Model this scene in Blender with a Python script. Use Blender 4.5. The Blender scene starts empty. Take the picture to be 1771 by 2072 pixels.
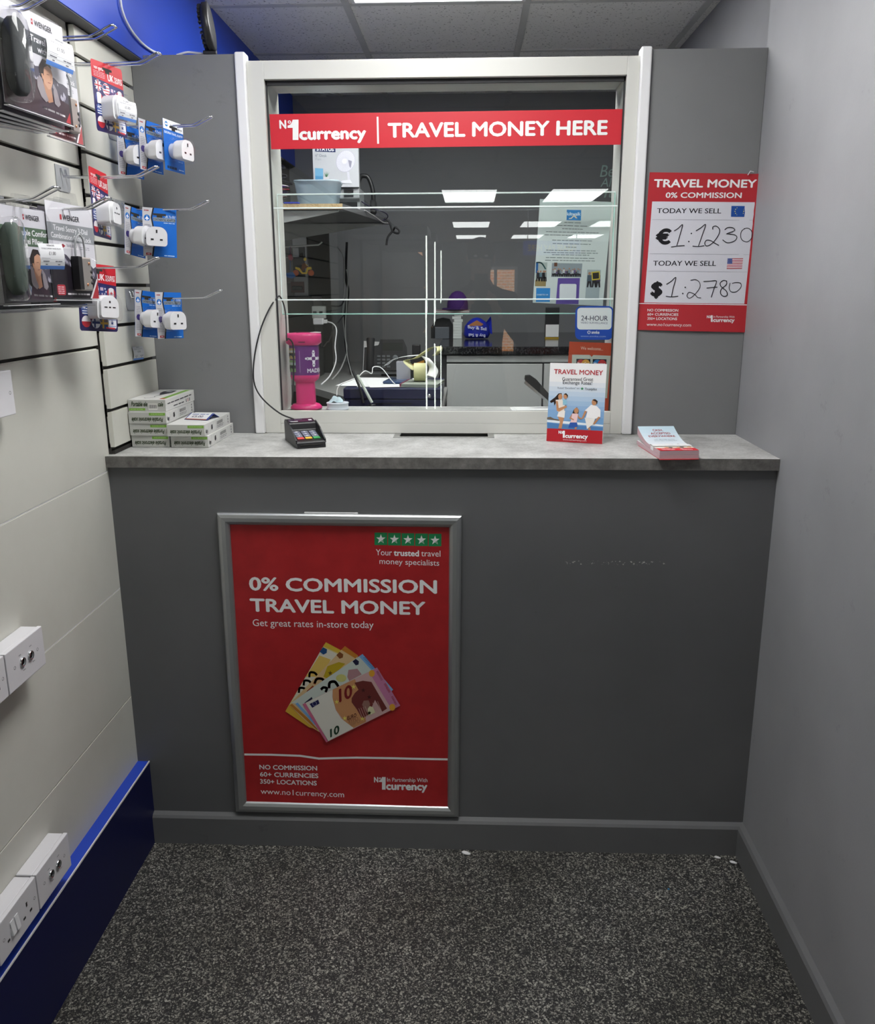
import bpy, math, random
import numpy as np
from mathutils import Matrix, Vector
random.seed(7)
PI = math.pi
S = bpy.context.scene
COL = S.collection

# ------------------------------------------------------------------ camera
CAMP = (0.9368, -2.1139, 1.5507); YAW, PITCH, ROLL = 0.0385, 0.2511, -0.0031
FPX, PPY = 1709.59, 1024.28
FWD = Vector((-math.sin(YAW) * math.cos(PITCH), math.cos(YAW) * math.cos(PITCH), -math.sin(PITCH)))
_r0 = Vector((math.cos(YAW), math.sin(YAW), 0)); _u0 = _r0.cross(FWD)
_r = _r0 * math.cos(ROLL) + _u0 * math.sin(ROLL); _u = -_r0 * math.sin(ROLL) + _u0 * math.cos(ROLL)
cd = bpy.data.cameras.new('camera'); cam = bpy.data.objects.new('camera', cd); COL.objects.link(cam)
cam.matrix_world = Matrix(((_r.x, _u.x, -FWD.x, CAMP[0]), (_r.y, _u.y, -FWD.y, CAMP[1]), (_r.z, _u.z, -FWD.z, CAMP[2]), (0, 0, 0, 1)))
cd.sensor_fit = 'HORIZONTAL'; cd.sensor_width = 36; cd.lens = FPX * 36 / 1771
cd.shift_y = (PPY - 1036) / 1771; cd.clip_start = .01
S.camera = cam

def at(u, v, ax, val):
    """point of the plane axis=val seen at photo pixel u, v"""
    k = FWD * FPX + _r * (u - 885.5) - _u * (v - PPY)
    c = Vector(CAMP)
    return c + k * ((val - c[ax]) / k[ax])

# ------------------------------------------------------------------ world, exposure, lamps
LIGHT_A, LIGHT_B, LIGHT_S = 20.0, 22.5, 10.0
w = bpy.data.worlds.new('world'); S.world = w; w.use_nodes = True
w.node_tree.nodes['Background'].inputs[0].default_value = (.9, .95, 1, 1)
w.node_tree.nodes['Background'].inputs[1].default_value = .05
S.view_settings.view_transform = 'Standard'; S.view_settings.look = 'None'
S.view_settings.exposure = 0.0; S.view_settings.gamma = 1.0; S.view_settings.use_curve_mapping = False

# ------------------------------------------------------------------ materials
def lin(c):
    if isinstance(c, str):
        c = c.lstrip('#'); c = [int(c[i:i + 2], 16) / 255 for i in (0, 2, 4)]
        return tuple(x / 12.92 if x <= .04045 else ((x + .055) / 1.055) ** 2.4 for x in c)
    return tuple(c)
MATS = {}
def mat(name, c, rough=.5, metal=0, spec=.5, **kw):
    if name in MATS: return MATS[name]
    m = bpy.data.materials.new(name); m.use_nodes = True
    b = m.node_tree.nodes['Principled BSDF']
    b.inputs['Base Color'].default_value = (*lin(c), 1); b.inputs['Roughness'].default_value = rough
    b.inputs['Metallic'].default_value = metal; b.inputs['Specular IOR Level'].default_value = spec
    for k, v in kw.items(): b.inputs[k].default_value = v
    MATS[name] = m
    return m
def P(c):                                    # flat printing ink / coloured plastic by hex code
    return mat('ink_' + c.lstrip('#'), c, .45, 0, .35)
def node_mat(name, build, **kw):
    m = mat(name, (.5, .5, .5), **kw); nt = m.node_tree
    build(nt, nt.nodes['Principled BSDF'], nt.nodes.new, nt.links.new)
    return m
def noise(nt, scale, detail=4, rough=.6, coord='Object', vec=None):
    n = nt.nodes.new('ShaderNodeTexNoise'); n.inputs['Scale'].default_value = scale
    n.inputs['Detail'].default_value = detail; n.inputs['Roughness'].default_value = rough
    tc = nt.nodes.new('ShaderNodeTexCoord'); nt.links.new(vec or tc.outputs[coord], n.inputs['Vector'])
    return n.outputs['Fac']
def ramp(nt, fac, stops):
    r = nt.nodes.new('ShaderNodeValToRGB'); e = r.color_ramp.elements
    while len(e) < len(stops): e.new(.5)
    for el, (p, c) in zip(e, stops): el.position = p; el.color = (*lin(c), 1)
    nt.links.new(fac, r.inputs[0]); return r.outputs[0]
def bump(nt, b, h, strength, dist=.002):
    n = nt.nodes.new('ShaderNodeBump'); n.inputs['Strength'].default_value = strength; n.inputs['Distance'].default_value = dist
    nt.links.new(h, n.inputs['Height']); nt.links.new(n.outputs[0], b.inputs['Normal'])
def mix(nt, fac, a, b_):
    n = nt.nodes.new('ShaderNodeMix'); n.data_type = 'RGBA'
    nt.links.new(fac, n.inputs[0])
    for i, x in ((6, a), (7, b_)):
        if hasattr(x, 'is_linked') or hasattr(x, 'links'): nt.links.new(x, n.inputs[i])
        else: n.inputs[i].default_value = (*lin(x), 1)
    return n.outputs[2]

def _paint(c1, c2, scuff):
    def f(nt, b, N, L):
        base = ramp(nt, noise(nt, 1.7, 5), [(.3, c1), (.7, c2)])
        s = ramp(nt, noise(nt, 9, 8, .75), [(.62, (0, 0, 0)), (.74, (scuff, scuff, scuff))])
        L(mix(nt, s, base, (.03, .03, .03)), b.inputs['Base Color'])
        bump(nt, b, noise(nt, 260, 3), .18, .001)
    return f
GREY = node_mat('grey_wall_paint', _paint((.185, .188, .192), (.215, .218, .222), .25), rough=.6, spec=.3)
GREYR = node_mat('grey_plaster_paint', _paint((.265, .268, .278), (.325, .328, .342), .3), rough=.5, spec=.4)
DGREY = node_mat('dark_grey_paint', _paint((.10, .10, .105), (.12, .12, .125), .2), rough=.6, spec=.3)
BGREY = node_mat('booth_grey_paint', _paint((.225, .228, .238), (.25, .253, .263), .2), rough=.6, spec=.3)
def _f(nt, b, N, L):
    tc = N('ShaderNodeTexCoord'); mp = N('ShaderNodeMapping'); L(tc.outputs['Object'], mp.inputs['Vector'])
    dn = N('ShaderNodeTexNoise'); dn.inputs['Scale'].default_value = 160; L(mp.outputs[0], dn.inputs['Vector'])
    va = N('ShaderNodeVectorMath'); va.operation = 'SCALE'; va.inputs['Scale'].default_value = .006; L(dn.outputs['Color'], va.inputs[0])
    vb = N('ShaderNodeVectorMath'); vb.operation = 'ADD'; L(mp.outputs[0], vb.inputs[0]); L(va.outputs[0], vb.inputs[1])
    cols = []
    for sc, th in ((270, .70), (430, .74)):
        v = N('ShaderNodeTexVoronoi'); v.inputs['Scale'].default_value = sc; L(vb.outputs[0], v.inputs['Vector'])
        sep = N('ShaderNodeSeparateColor'); L(v.outputs['Color'], sep.inputs[0])
        cols.append(ramp(nt, sep.outputs[0], [(0, (.010, .010, .011)), (th - .3, (.018, .018, .019)), (th, (.035, .035, .035)), (th + .12, (.13, .127, .117)), (1, (.50, .485, .43))]))
    m1 = N('ShaderNodeMix'); m1.data_type = 'RGBA'; m1.blend_type = 'LIGHTEN'; m1.inputs[0].default_value = .85
    L(cols[0], m1.inputs[6]); L(cols[1], m1.inputs[7])
    dirt = ramp(nt, noise(nt, 2.2, 5, .6, vec=mp.outputs[0]), [(.35, (.55, .54, .5)), (.65, (1, 1, 1))])
    m2 = N('ShaderNodeMix'); m2.data_type = 'RGBA'; m2.blend_type = 'MULTIPLY'; m2.inputs[0].default_value = .8
    L(m1.outputs[2], m2.inputs[6]); L(dirt, m2.inputs[7]); L(m2.outputs[2], b.inputs['Base Color'])
FLOOR = node_mat('speckled_vinyl', _f, rough=.55, spec=.35)
def _f(nt, b, N, L):
    sp = ramp(nt, noise(nt, 120, 2, .5), [(.30, (.28, .28, .28)), (.38, (.85, .84, .83))])
    L(sp, b.inputs['Base Color']); bump(nt, b, noise(nt, 180, 4), .3, .002)
TILE = node_mat('ceiling_tile_board', _f, rough=.9, spec=.1)
def _f(nt, b, N, L):
    a = ramp(nt, noise(nt, 7, 8, .7), [(.36, (.33, .33, .318)), (.5, (.50, .50, .485)), (.60, (.60, .60, .585)), (.7, (.70, .70, .685))])
    g = ramp(nt, noise(nt, 160, 3, .7), [(.35, (.72, .72, .72)), (.6, (1, 1, 1))])
    m = N('ShaderNodeMix'); m.data_type = 'RGBA'; m.blend_type = 'MULTIPLY'; m.inputs[0].default_value = .7
    L(a, m.inputs[6]); L(g, m.inputs[7]); L(m.outputs[2], b.inputs['Base Color'])
STONE = node_mat('grey_stone_laminate', _f, rough=.42, spec=.4)
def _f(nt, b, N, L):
    a = ramp(nt, noise(nt, 25, 8, .75), [(.3, (.085, .08, .075)), (.52, (.16, .155, .145)), (.75, (.26, .25, .235))])  # counter laminate again, darkened: shade on the front edge put into the colour
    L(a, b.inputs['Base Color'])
STONE_E = node_mat('shaded_stone_edging', _f, rough=.5, spec=.3)
def _f(nt, b, N, L):
    L(ramp(nt, noise(nt, 3, 6, .65), [(.3, (.60, .595, .535)), (.7, (.66, .655, .60))]), b.inputs['Base Color'])
SLAT = node_mat('cream_slatwall_board', _f, rough=.45, spec=.4)
def _f(nt, b, N, L):
    L(ramp(nt, noise(nt, 90, 4, .8), [(.3, (.40, .24, .10)), (.5, (.72, .50, .26)), (.7, (.82, .64, .38))]), b.inputs['Base Color'])
CHIP = node_mat('chipboard', _f, rough=.8)
def _f(nt, b, N, L):
    L(ramp(nt, noise(nt, 140, 3, .6), [(.5, (.006, .006, .008)), (.7, (.05, .05, .055))]), b.inputs['Base Color'])
BLACKTOP = node_mat('black_granite_laminate', _f, rough=.12, spec=.6)
def _f(nt, b, N, L):
    L(ramp(nt, noise(nt, 14, 5, .6), [(.35, (.36, .017, .02)), (.65, (.44, .022, .025))]), b.inputs['Base Color'])
    bump(nt, b, noise(nt, 9, 2, .4), .25, .01)
REDP = node_mat('red_poster_paper', _f, rough=.35, spec=.4)
SLOT = mat('dark_groove', (.022, .02, .018), .8)
CREAM = mat('cream_aluminium', (.65, .65, .61), .34, 0, .5)
UPVC = mat('white_plastic_trim', (.82, .82, .83), .3)
BLUEF = mat('blue_fascia', (.018, .065, .52), .42)
NAVY = mat('navy_plinth_laminate', (.004, .006, .062), .4, 0, .3)
WHITE = mat('white_plastic', (.72, .71, .74), .4)
PLUGW = mat('glossy_white_plastic', (.80, .80, .82), .25)
BLACK = mat('black_plastic', (.012, .012, .014), .4)
BLACKM = mat('matt_black_rubber', (.02, .02, .022), .7)
CHROME = mat('chrome_wire', (.72, .73, .75), .18, 1)
STEEL = mat('brushed_steel', (.42, .42, .41), .35, 1)
ALU = mat('satin_aluminium', (.44, .455, .46), .40, .85)
GREYP = mat('grey_plastic', (.33, .34, .35), .5)
PAPER = mat('white_paper', (.80, .80, .80), .6, 0, .2)
LGREY = mat('light_grey_laminate', (.52, .53, .52), .45)
PINK = mat('pink_plastic', (.72, .035, .20), .35)
PURPLE = mat('purple_label', (.14, .025, .19), .35)
def glassmat(name, tint, ior=1.5, rough=0.0, facing=None):
    m = bpy.data.materials.new(name); m.use_nodes = True; nt = m.node_tree; nt.nodes.clear(); N = nt.nodes.new; L = nt.links.new
    o = N('ShaderNodeOutputMaterial'); mx = N('ShaderNodeMixShader'); t = N('ShaderNodeBsdfTransparent'); g = N('ShaderNodeBsdfGlossy'); fr = N('ShaderNodeFresnel')
    t.inputs[0].default_value = (*tint, 1); g.inputs[0].default_value = (1, 1, 1, 1); g.inputs[1].default_value = rough; fr.inputs[0].default_value = ior
    # the same reflectance on the way in and out of a thin sheet
    ge = N('ShaderNodeNewGeometry'); mm = N('ShaderNodeMix'); mm.data_type = 'FLOAT'; mm.inputs[2].default_value = ior; mm.inputs[3].default_value = 1 / ior
    L(ge.outputs['Backfacing'], mm.inputs[0]); L(mm.outputs[0], fr.inputs[0])
    L(fr.outputs[0], mx.inputs[0]); L(t.outputs[0], mx.inputs[1]); L(g.outputs[0], mx.inputs[2]); L(mx.outputs[0], o.inputs[0])
    MATS[name] = m; return m
GLASS = glassmat('clear_sheet_glass', (.955, .97, .965))
CLEAR = glassmat('clear_packaging_plastic', (.96, .96, .965), 1.38, .06)
TUB = mat('frosted_tub_plastic', (.50, .62, .68), .25, 0, .5, Alpha=.62)
GEDGE = mat('green_glass_edge', (.50, .78, .70), .15, 0, .6)
def emis(name, c, s):
    m = bpy.data.materials.new(name); m.use_nodes = True; nt = m.node_tree; nt.nodes.clear()
    o = nt.nodes.new('ShaderNodeOutputMaterial'); e = nt.nodes.new('ShaderNodeEmission')
    e.inputs[0].default_value = (*c, 1); e.inputs[1].default_value = s; nt.links.new(e.outputs[0], o.inputs[0])
    MATS[name] = m; return m
EM_A = emis('lit_diffuser_booth', (1, 1, .985), LIGHT_A)
EM_B = emis('lit_diffuser_alcove', (1, 1, .985), LIGHT_B)
EM_S = emis('lit_diffuser_shop', (.97, 1, .985), LIGHT_S)
EM_T = emis('lit_led_strip', (.92, 1, .90), 14)
EM_D = emis('daylight_street', (.9, .62, .40), 5)

# ------------------------------------------------------------------ mesh builder
class MB:
    def __init__(s): s.v = []; s.f = []; s.m = []; s.mats = []; s.sm = []
    def mi(s, m):
        if m not in s.mats: s.mats.append(m)
        return s.mats.index(m)
    def add(s, vs, fs, m, M=None, smooth=False):
        o = len(s.v); i = s.mi(m)
        s.v += [tuple(M @ Vector(v)) if M is not None else tuple(v) for v in vs]
        for f in fs: s.f.append([o + k for k in f]); s.m.append(i); s.sm.append(smooth)
    def box(s, x0, y0, z0, x1, y1, z1, m, M=None):
        vs = [(x, y, z) for z in (z0, z1) for y in (y0, y1) for x in (x0, x1)]
        s.add(vs, [(0, 2, 3, 1), (4, 5, 7, 6), (0, 1, 5, 4), (2, 6, 7, 3), (0, 4, 6, 2), (1, 3, 7, 5)], m, M)
    def cb(s, c, d, m, M=None):
        s.box(c[0] - d[0] / 2, c[1] - d[1] / 2, c[2] - d[2] / 2, c[0] + d[0] / 2, c[1] + d[1] / 2, c[2] + d[2] / 2, m, M)
    def prism(s, pts, a, b, m, ax='z', M=None, smooth=False):
        def c(p, h): return {'z': (p[0], p[1], h), 'y': (p[0], h, p[1]), 'x': (h, p[0], p[1])}[ax]
        n = len(pts)
        s.add([c(p, a) for p in pts] + [c(p, b) for p in pts], [list(range(n))[::-1], list(range(n, 2 * n))], m, M)
        s.add([c(p, a) for p in pts] + [c(p, b) for p in pts], [(i, (i + 1) % n, n + (i + 1) % n, n + i) for i in range(n)], m, M, smooth)
    def tube(s, path, r, m, n=8, M=None):
        path = [Vector(p) for p in path]; rs = r if isinstance(r, (list, tuple)) else [r] * len(path)
        vs = []; up = None
        for i, p in enumerate(path):
            d = (path[min(i + 1, len(path) - 1)] - path[max(i - 1, 0)]).normalized()
            if up is None: up = d.orthogonal().normalized()
            up = (up - d * up.dot(d)).normalized(); sd = d.cross(up)
            vs += [p + (up * math.cos(2 * PI * k / n) + sd * math.sin(2 * PI * k / n)) * rs[i] for k in range(n)]
        fs = [(i * n + k, i * n + (k + 1) % n, (i + 1) * n + (k + 1) % n, (i + 1) * n + k) for i in range(len(path) - 1) for k in range(n)]
        s.add(vs, fs, m, M, True)
        s.add(vs[:n], [list(range(n))[::-1]], m, M); s.add(vs[-n:], [list(range(n))], m, M)
    def lathe(s, prof, m, c=(0, 0, 0), n=32, sx=1, sy=1, M=None, power=2, caps=True):
        vs = []
        for r, z in prof:
            for k in range(n):
                a = 2 * PI * k / n; ca, sa = math.cos(a), math.sin(a)
                q = (abs(ca) ** power + abs(sa) ** power) ** (-1 / power)
                vs.append((c[0] + r * sx * ca * q, c[1] + r * sy * sa * q, c[2] + z))
        fs = [(i * n + k, i * n + (k + 1) % n, (i + 1) * n + (k + 1) % n, (i + 1) * n + k) for i in range(len(prof) - 1) for k in range(n)]
        s.add(vs, fs, m, M, True)
        if caps: s.add(vs[:n], [list(range(n))[::-1]], m, M); s.add(vs[-n:], [list(range(n))], m, M)
    def ball(s, c, r, m, n=20, M=None, cut=-1):
        prof = []
        for i in range(n // 2 + 1):
            a = -PI / 2 + PI * i / (n // 2)
            if math.sin(a) >= cut: prof.append((max(math.cos(a), .001), math.sin(a) * r[2]))
        s.lathe(prof, m, c, n, r[0], r[1], M)
    def build(s, name, parent=None, bevel=0, seg=2):
        me = bpy.data.meshes.new(name); me.from_pydata(s.v, [], s.f)
        for m in s.mats: me.materials.append(m)
        for p, i, q in zip(me.polygons, s.m, s.sm): p.material_index = i; p.use_smooth = q
        me.update()
        o = bpy.data.objects.new(name, me); COL.objects.link(o)
        if parent is not None: o.parent = parent
        if bevel:
            b = o.modifiers.new('bevel', 'BEVEL'); b.width = bevel; b.segments = seg; b.limit_method = 'ANGLE'; b.angle_limit = .7
        return o

def tag(o, label, cat, group=None, kind=None):
    o['label'] = label; o['category'] = cat
    if group: o['group'] = group
    if kind: o['kind'] = kind
    return o
def thing(name, label, cat, loc=(0, 0, 0), rz=0, group=None, M=None):
    o = bpy.data.objects.new(name, None); COL.objects.link(o); o.empty_display_size = .05
    if M is not None: o.matrix_world = M
    else: o.location = loc; o.rotation_euler = (0, 0, rz)
    return tag(o, label, cat, group)
def struct(name, mb, bevel=0):
    o = mb.build(name, None, bevel); o['kind'] = 'structure'; return o
def dup(root, M=None, loc=None, rz=None):
    def cp(o, par):
        c = o.copy(); COL.objects.link(c)
        if par is not None: c.parent = par; c.matrix_parent_inverse = o.matrix_parent_inverse
        for ch in o.children: cp(ch, c)
        return c
    c = cp(root, None)
    if M is not None: c.matrix_world = M
    if loc is not None: c.location = loc
    if rz is not None: c.rotation_euler = (0, 0, rz)
    return c
def frame(o, yaw=0, roll=0, lean=0):
    """matrix of a sheet seen from its local -Y; yaw turns it about Z, lean tips its top backwards"""
    return Matrix.Translation(o) @ Matrix.Rotation(yaw, 4, 'Z') @ Matrix.Rotation(roll, 4, 'Y') @ Matrix.Rotation(lean, 4, 'X')

# ------------------------------------------------------------------ printing on flat sheets
_tc = {}
def glyphs(body, bold, shear=0):
    k = (body, bold, shear)
    if k not in _tc:
        cu = bpy.data.curves.new('text', 'FONT'); cu.body = body; cu.resolution_u = 3; cu.offset = bold; cu.shear = shear
        ob = bpy.data.objects.new('text', cu); me = ob.to_mesh()
        vs = [(v.co.x, v.co.y) for v in me.vertices]; fs = [list(p.vertices) for p in me.polygons]
        ob.to_mesh_clear(); bpy.data.objects.remove(ob); bpy.data.curves.remove(cu)
        _tc[k] = (vs, fs)
    return _tc[k]
def homog(src):
    A = []; b = []
    for (x, y), (X, Y) in zip(src, ((0, 0), (1, 0), (1, 1), (0, 1))):
        A.append([x, y, 1, 0, 0, 0, -x * X, -y * X]); b.append(X); A.append([0, 0, 0, x, y, 1, -x * Y, -y * Y]); b.append(Y)
    h = np.linalg.solve(np.array(A, float), np.array(b, float))
    return lambda p: ((h[0] * p[0] + h[1] * p[1] + h[2]) / (h[6] * p[0] + h[7] * p[1] + 1), (h[3] * p[0] + h[4] * p[1] + h[5]) / (h[6] * p[0] + h[7] * p[1] + 1))
class Sheet:
    """prints on a w x h sheet: local x right, z up, origin bottom centre, facing -Y.
    corners = TL, TR, BR, BL of the sheet in a drawing frame; without it s, t run 0..1 from top left"""
    def __init__(s, w, h, corners=None, th=.0004, eps=.00012, mb=None, warp=None):
        s.w, s.h, s.th, s.eps = w, h, th, eps; s.mb = mb or MB(); s.H = homog(corners) if corners else (lambda p: p); s.warp = warp
    def pt(s, st, layer):
        x = (st[0] - .5) * s.w; z = (1 - st[1]) * s.h; y = -s.th - layer * s.eps
        return s.warp(x, y, z) if s.warp else (x, y, z)
    def base(s, m, nx=1, nz=1, back=None):
        n = (nx + 1) * (nz + 1); vs = []
        for y in (0, 1):
            for j in range(nz + 1):
                for i in range(nx + 1):
                    x = (i / nx - .5) * s.w; z = j / nz * s.h; vs.append(s.warp(x, -s.th * y, z) if s.warp else (x, -s.th * y, z))
        q = lambda i, j, k: k * n + j * (nx + 1) + i
        f1 = [(q(i, j, 1), q(i + 1, j, 1), q(i + 1, j + 1, 1), q(i, j + 1, 1)) for i in range(nx) for j in range(nz)]
        f0 = [tuple(reversed([k - n for k in f])) for f in f1]
        ed = []
        for i in range(nx): ed += [(q(i, 0, 0), q(i + 1, 0, 0), q(i + 1, 0, 1), q(i, 0, 1)), (q(i, nz, 1), q(i + 1, nz, 1), q(i + 1, nz, 0), q(i, nz, 0))]
        for j in range(nz): ed += [(q(0, j, 1), q(0, j + 1, 1), q(0, j + 1, 0), q(0, j, 0)), (q(nx, j, 0), q(nx, j + 1, 0), q(nx, j + 1, 1), q(nx, j, 1))]
        s.mb.add(vs, f1, m, None, bool(s.warp)); s.mb.add(vs, f0 + ed, back or m)
        return s
    def poly(s, pts, c, layer=1):
        m = P(c) if isinstance(c, str) else c
        v = [s.pt(s.H(p), layer) for p in pts]
        ar = sum(v[i][0] * v[(i + 1) % len(v)][2] - v[(i + 1) % len(v)][0] * v[i][2] for i in range(len(v)))
        s.mb.add(v if ar > 0 else v[::-1], [list(range(len(v)))], m)
    def rect(s, a, b, c, d, col, layer=1): s.poly([(a, b), (c, b), (c, d), (a, d)], col, layer)
    def ell(s, x, y, rx, ry, c, layer=1, n=20, a0=0, a1=2 * PI):
        k = n if abs(a1 - a0 - 2 * PI) < 1e-6 else n + 1
        s.poly([(x + rx * math.cos(a0 + (a1 - a0) * i / n), y + ry * math.sin(a0 + (a1 - a0) * i / n)) for i in range(k)], c, layer)
    def star(s, x, y, r, c, layer=1, ry=None, n=5):
        s.poly([(x + (r if i % 2 == 0 else r * .4) * math.sin(PI * i / n), y - ((ry or r) if i % 2 == 0 else (ry or r) * .4) * math.cos(PI * i / n)) for i in range(2 * n)], c, layer)
    def line(s, pts, wd, c, layer=1):
        if s.warp:
            q = [pts[0]]
            for a, b in zip(pts, pts[1:]):
                ha, hb = s.H(a), s.H(b); k = max(1, int(math.hypot((hb[0] - ha[0]) * s.w, (hb[1] - ha[1]) * s.h) / .012))
                q += [(a[0] + (b[0] - a[0]) * i / k, a[1] + (b[1] - a[1]) * i / k) for i in range(1, k + 1)]
            pts = q
        for i in range(len(pts) - 1):
            a, b = Vector(pts[i]), Vector(pts[i + 1]); d = (b - a); L = d.length
            if L < 1e-9: continue
            d /= L; q = Vector((-d.y, d.x)) * wd / 2; e = d * wd * .3
            s.poly([tuple(a - e - q), tuple(b + e - q), tuple(b + e + q), tuple(a - e + q)], c, layer)
    def curve(s, pts, wd, c, layer=1, n=5):
        P4 = [pts[0]] + list(pts) + [pts[-1]]; out = []
        for i in range(1, len(P4) - 2):
            p0, p1, p2, p3 = [Vector(p) for p in P4[i - 1:i + 3]]
            for k in range(n):
                t = k / n
                out.append(tuple(.5 * ((2 * p1) + (p2 - p0) * t + (2 * p0 - 5 * p1 + 4 * p2 - p3) * t * t + (3 * p1 - p0 - 3 * p2 + p3) * t ** 3)))
        out.append(tuple(pts[-1])); s.line(out, wd, c, layer)
    def text(s, body, L, R, cap, c, bold=0.0, layer=2, shear=0, flip=False):
        vs, fs = glyphs(body, 0, shear); m = P(c) if isinstance(c, str) else c
        x0 = min(v[0] for v in vs); x1 = max(v[0] for v in vs)
        l = s.H(L); r = s.H(R); u = s.H((L[0], L[1] - cap)); upx, upy = 0, u[1] - l[1]
        C = .69 + bold; W_ = x1 - x0 + 2 * bold
        offs = ((0, 0), (bold, 0), (-bold, 0), (0, bold), (0, -bold)) if bold > .012 else (((0, 0),) if not bold else ((bold, 0), (-bold, 0)))
        for i, (dx, dy) in enumerate(offs):      # heavier weight: the strokes drawn again a little to each side
            o = []
            for x, y in vs:
                a = (x + dx - x0 + bold) / W_; b = (y + dy) / C
                if flip: a = 1 - a; b = 1 - b
                o.append(s.pt((l[0] + (r[0] - l[0]) * a + upx * b, l[1] + (r[1] - l[1]) * a + upy * b), layer + .17 * i))
            s.mb.add(o, fs, m)
    def flush(s, name, parent, loc=(0, 0, 0)):
        o = s.mb.build(name, parent); o.location = loc; s.mb = MB(); return o
    def words(s, L, R, h, c, layer=2, n=6):          # print too small to read: a row of short dashes
        rr = random.Random(int(1000 * (L[0] + L[1] * 3))); x = 0.0
        ws = [rr.uniform(.5, 1.5) for _ in range(n)]; tot = sum(ws) * 1.18
        for q in ws:
            a, b = x, x + q / tot; x = b + .18 * q / tot
            p = lambda t: (L[0] + (R[0] - L[0]) * t, L[1] + (R[1] - L[1]) * t)
            (ax, ay), (bx, by) = p(a), p(min(b, 1)); s.poly([(ax, ay - h), (bx, by - h), (bx, by), (ax, ay)], c, layer)
    def logo(s, x, y, H, c='#f2f2f2', slope=0, layer=2, words=None):
        q = lambda a, b: (x + a * H, y + b * H + slope * a * H)
        s.poly([q(0, 0), q(.283, 0), q(.283, 1), (q(0, 1)), q(0, .4), q(-.25, .4), q(-.25, .29), q(-.12, .24), q(-.04, .13)], c, layer)
        s.text('N', q(-.637, .42), q(-.3, .42), .42 * H, c, .045, layer)
        s.text('o', q(-.24, .18), q(-.07, .18), .21 * H, c, .03, layer)
        s.text('currency', q(.32, .976), q(3.61, .976), .60 * H, c, .045, layer)
        if words: s.text(words, q(.40, .35), q(3.61, .35), .31 * H, c, .005, layer)

# ================================================================== THE SETTING
W, B, HC, CEIL = 1.713, 0.357, 1.138, 2.48
XS, YS0, YS1 = 5.2, -15.0, 2.4
m = MB(); m.box(-.2, YS0, -.05, XS, YS1 + .1, 0, FLOOR); struct('floor', m)

m = MB()                                           # ceiling tiles on a grid of bars, open where the light panels sit
LIGHTS = [(.825, .715, .55, .56), (.8165, -.46, .575, .575)] + [] + [(x, y, .53, 1.15) for y in (-6.25, -10.1, -13.1) for x in ((.92, 1.98, 3.05) if y > -9 else (.94, 1.95, 3.0))]
m.box(-.2, YS0, CEIL, XS, YS1 + .1, CEIL + .03, TILE)
def _f(nt, b, N, L):
    L(ramp(nt, noise(nt, 20, 3), [(.3, (.55, .55, .54)), (.7, (.6, .6, .59))]), b.inputs['Base Color'])
BAR = node_mat('grid_bar_white', _f, rough=.5)
for k in range(-1, 9):
    x = .513 + .6065 * k
    if x > 0: m.box(x - .012, -6 if k > 2 else -4, CEIL - .004, x + .012, YS1, CEIL + .001, BAR)
for k in range(-9, 3):
    y = 1.04 + .6 * k; m.box(0, y - .012, CEIL - .0035, XS, y + .012, CEIL + .001, BAR)
struct('ceiling', m)

# --- left wall: grooved slat boards
def slats(m, x, y0, y1, zs, gap=.009, back=.012):
    m.box(x - .03, y0, zs[0], x - back, y1, zs[-1], SLOT)
    for a, b in zip(zs, zs[1:]):
        m.box(x - back - .004, y0, a + gap / 2, x, y1, b - gap / 2, SLAT)
        m.box(x - .02, y0, a - .016, x - .0105, y1, a + .016, SLOT)
m = MB()
Z1 = [1.412 + .1061 * k for k in range(8)]
slats(m, 0, -3.2, .03, Z1)
m.box(-.03, -3.2, .02, -.0045, .03, 1.409, SLAT)
for a, b in ((.1, .457), (.457, .775), (.775, 1.0965), (1.0965, 1.4085)): m.box(-.03, -3.2, a + .0012, 0, .03, b - .0012, SLAT)
m.box(-.05, YS0, 0, -.02, -3.2, 2.2, DGREY); m.box(-.05, -3.2, 0, -.031, YS1, 2.2, DGREY)
wl = (m.box(-.02, -3.2, .7735, -.0002, .03, .7775, UPVC), m.box(-.02, -3.2, 1.0955, -.0004, .03, 1.0978, UPVC)) and struct('wall_left', m, .0012)
m = MB(); Z2 = [1.152, 1.252, 1.3605, 1.4625, 1.5645, 1.664, 1.7735, 1.872, 1.9755, 2.082, 2.15]
slats(m, .018, .014, B, Z2)
m.box(-.013, .016, 1.138, .016, B, 1.148, SLOT)
struct('wall_left_recess', m, .0008)
m = MB(); m.box(-.1, -3.2, 2.152, .052, YS1, CEIL, BLUEF); m.box(-.1, -3.2, 2.1495, .050, YS1, 2.152, DGREY); struct('trim_1', m, .001)   # blue fascia over the slat boards
m = MB(); m.box(-.03, -3.2, 0, .0335, .0, .2535, NAVY); m.box(-.03, -3.2, .2535, .0315, .0, .2545, BLUEF)
bl = struct('baseboard_left', m, .0008)
m = MB(); m.box(.0315, -3.2, .2515, .0345, -.0005, .2565, UPVC); m.build('edge_strip', bl, .0006)
SKIRT = node_mat('skirting_grey_paint', _paint((.13, .132, .136), (.155, .157, .16), .3), rough=.55, spec=.35)
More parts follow.
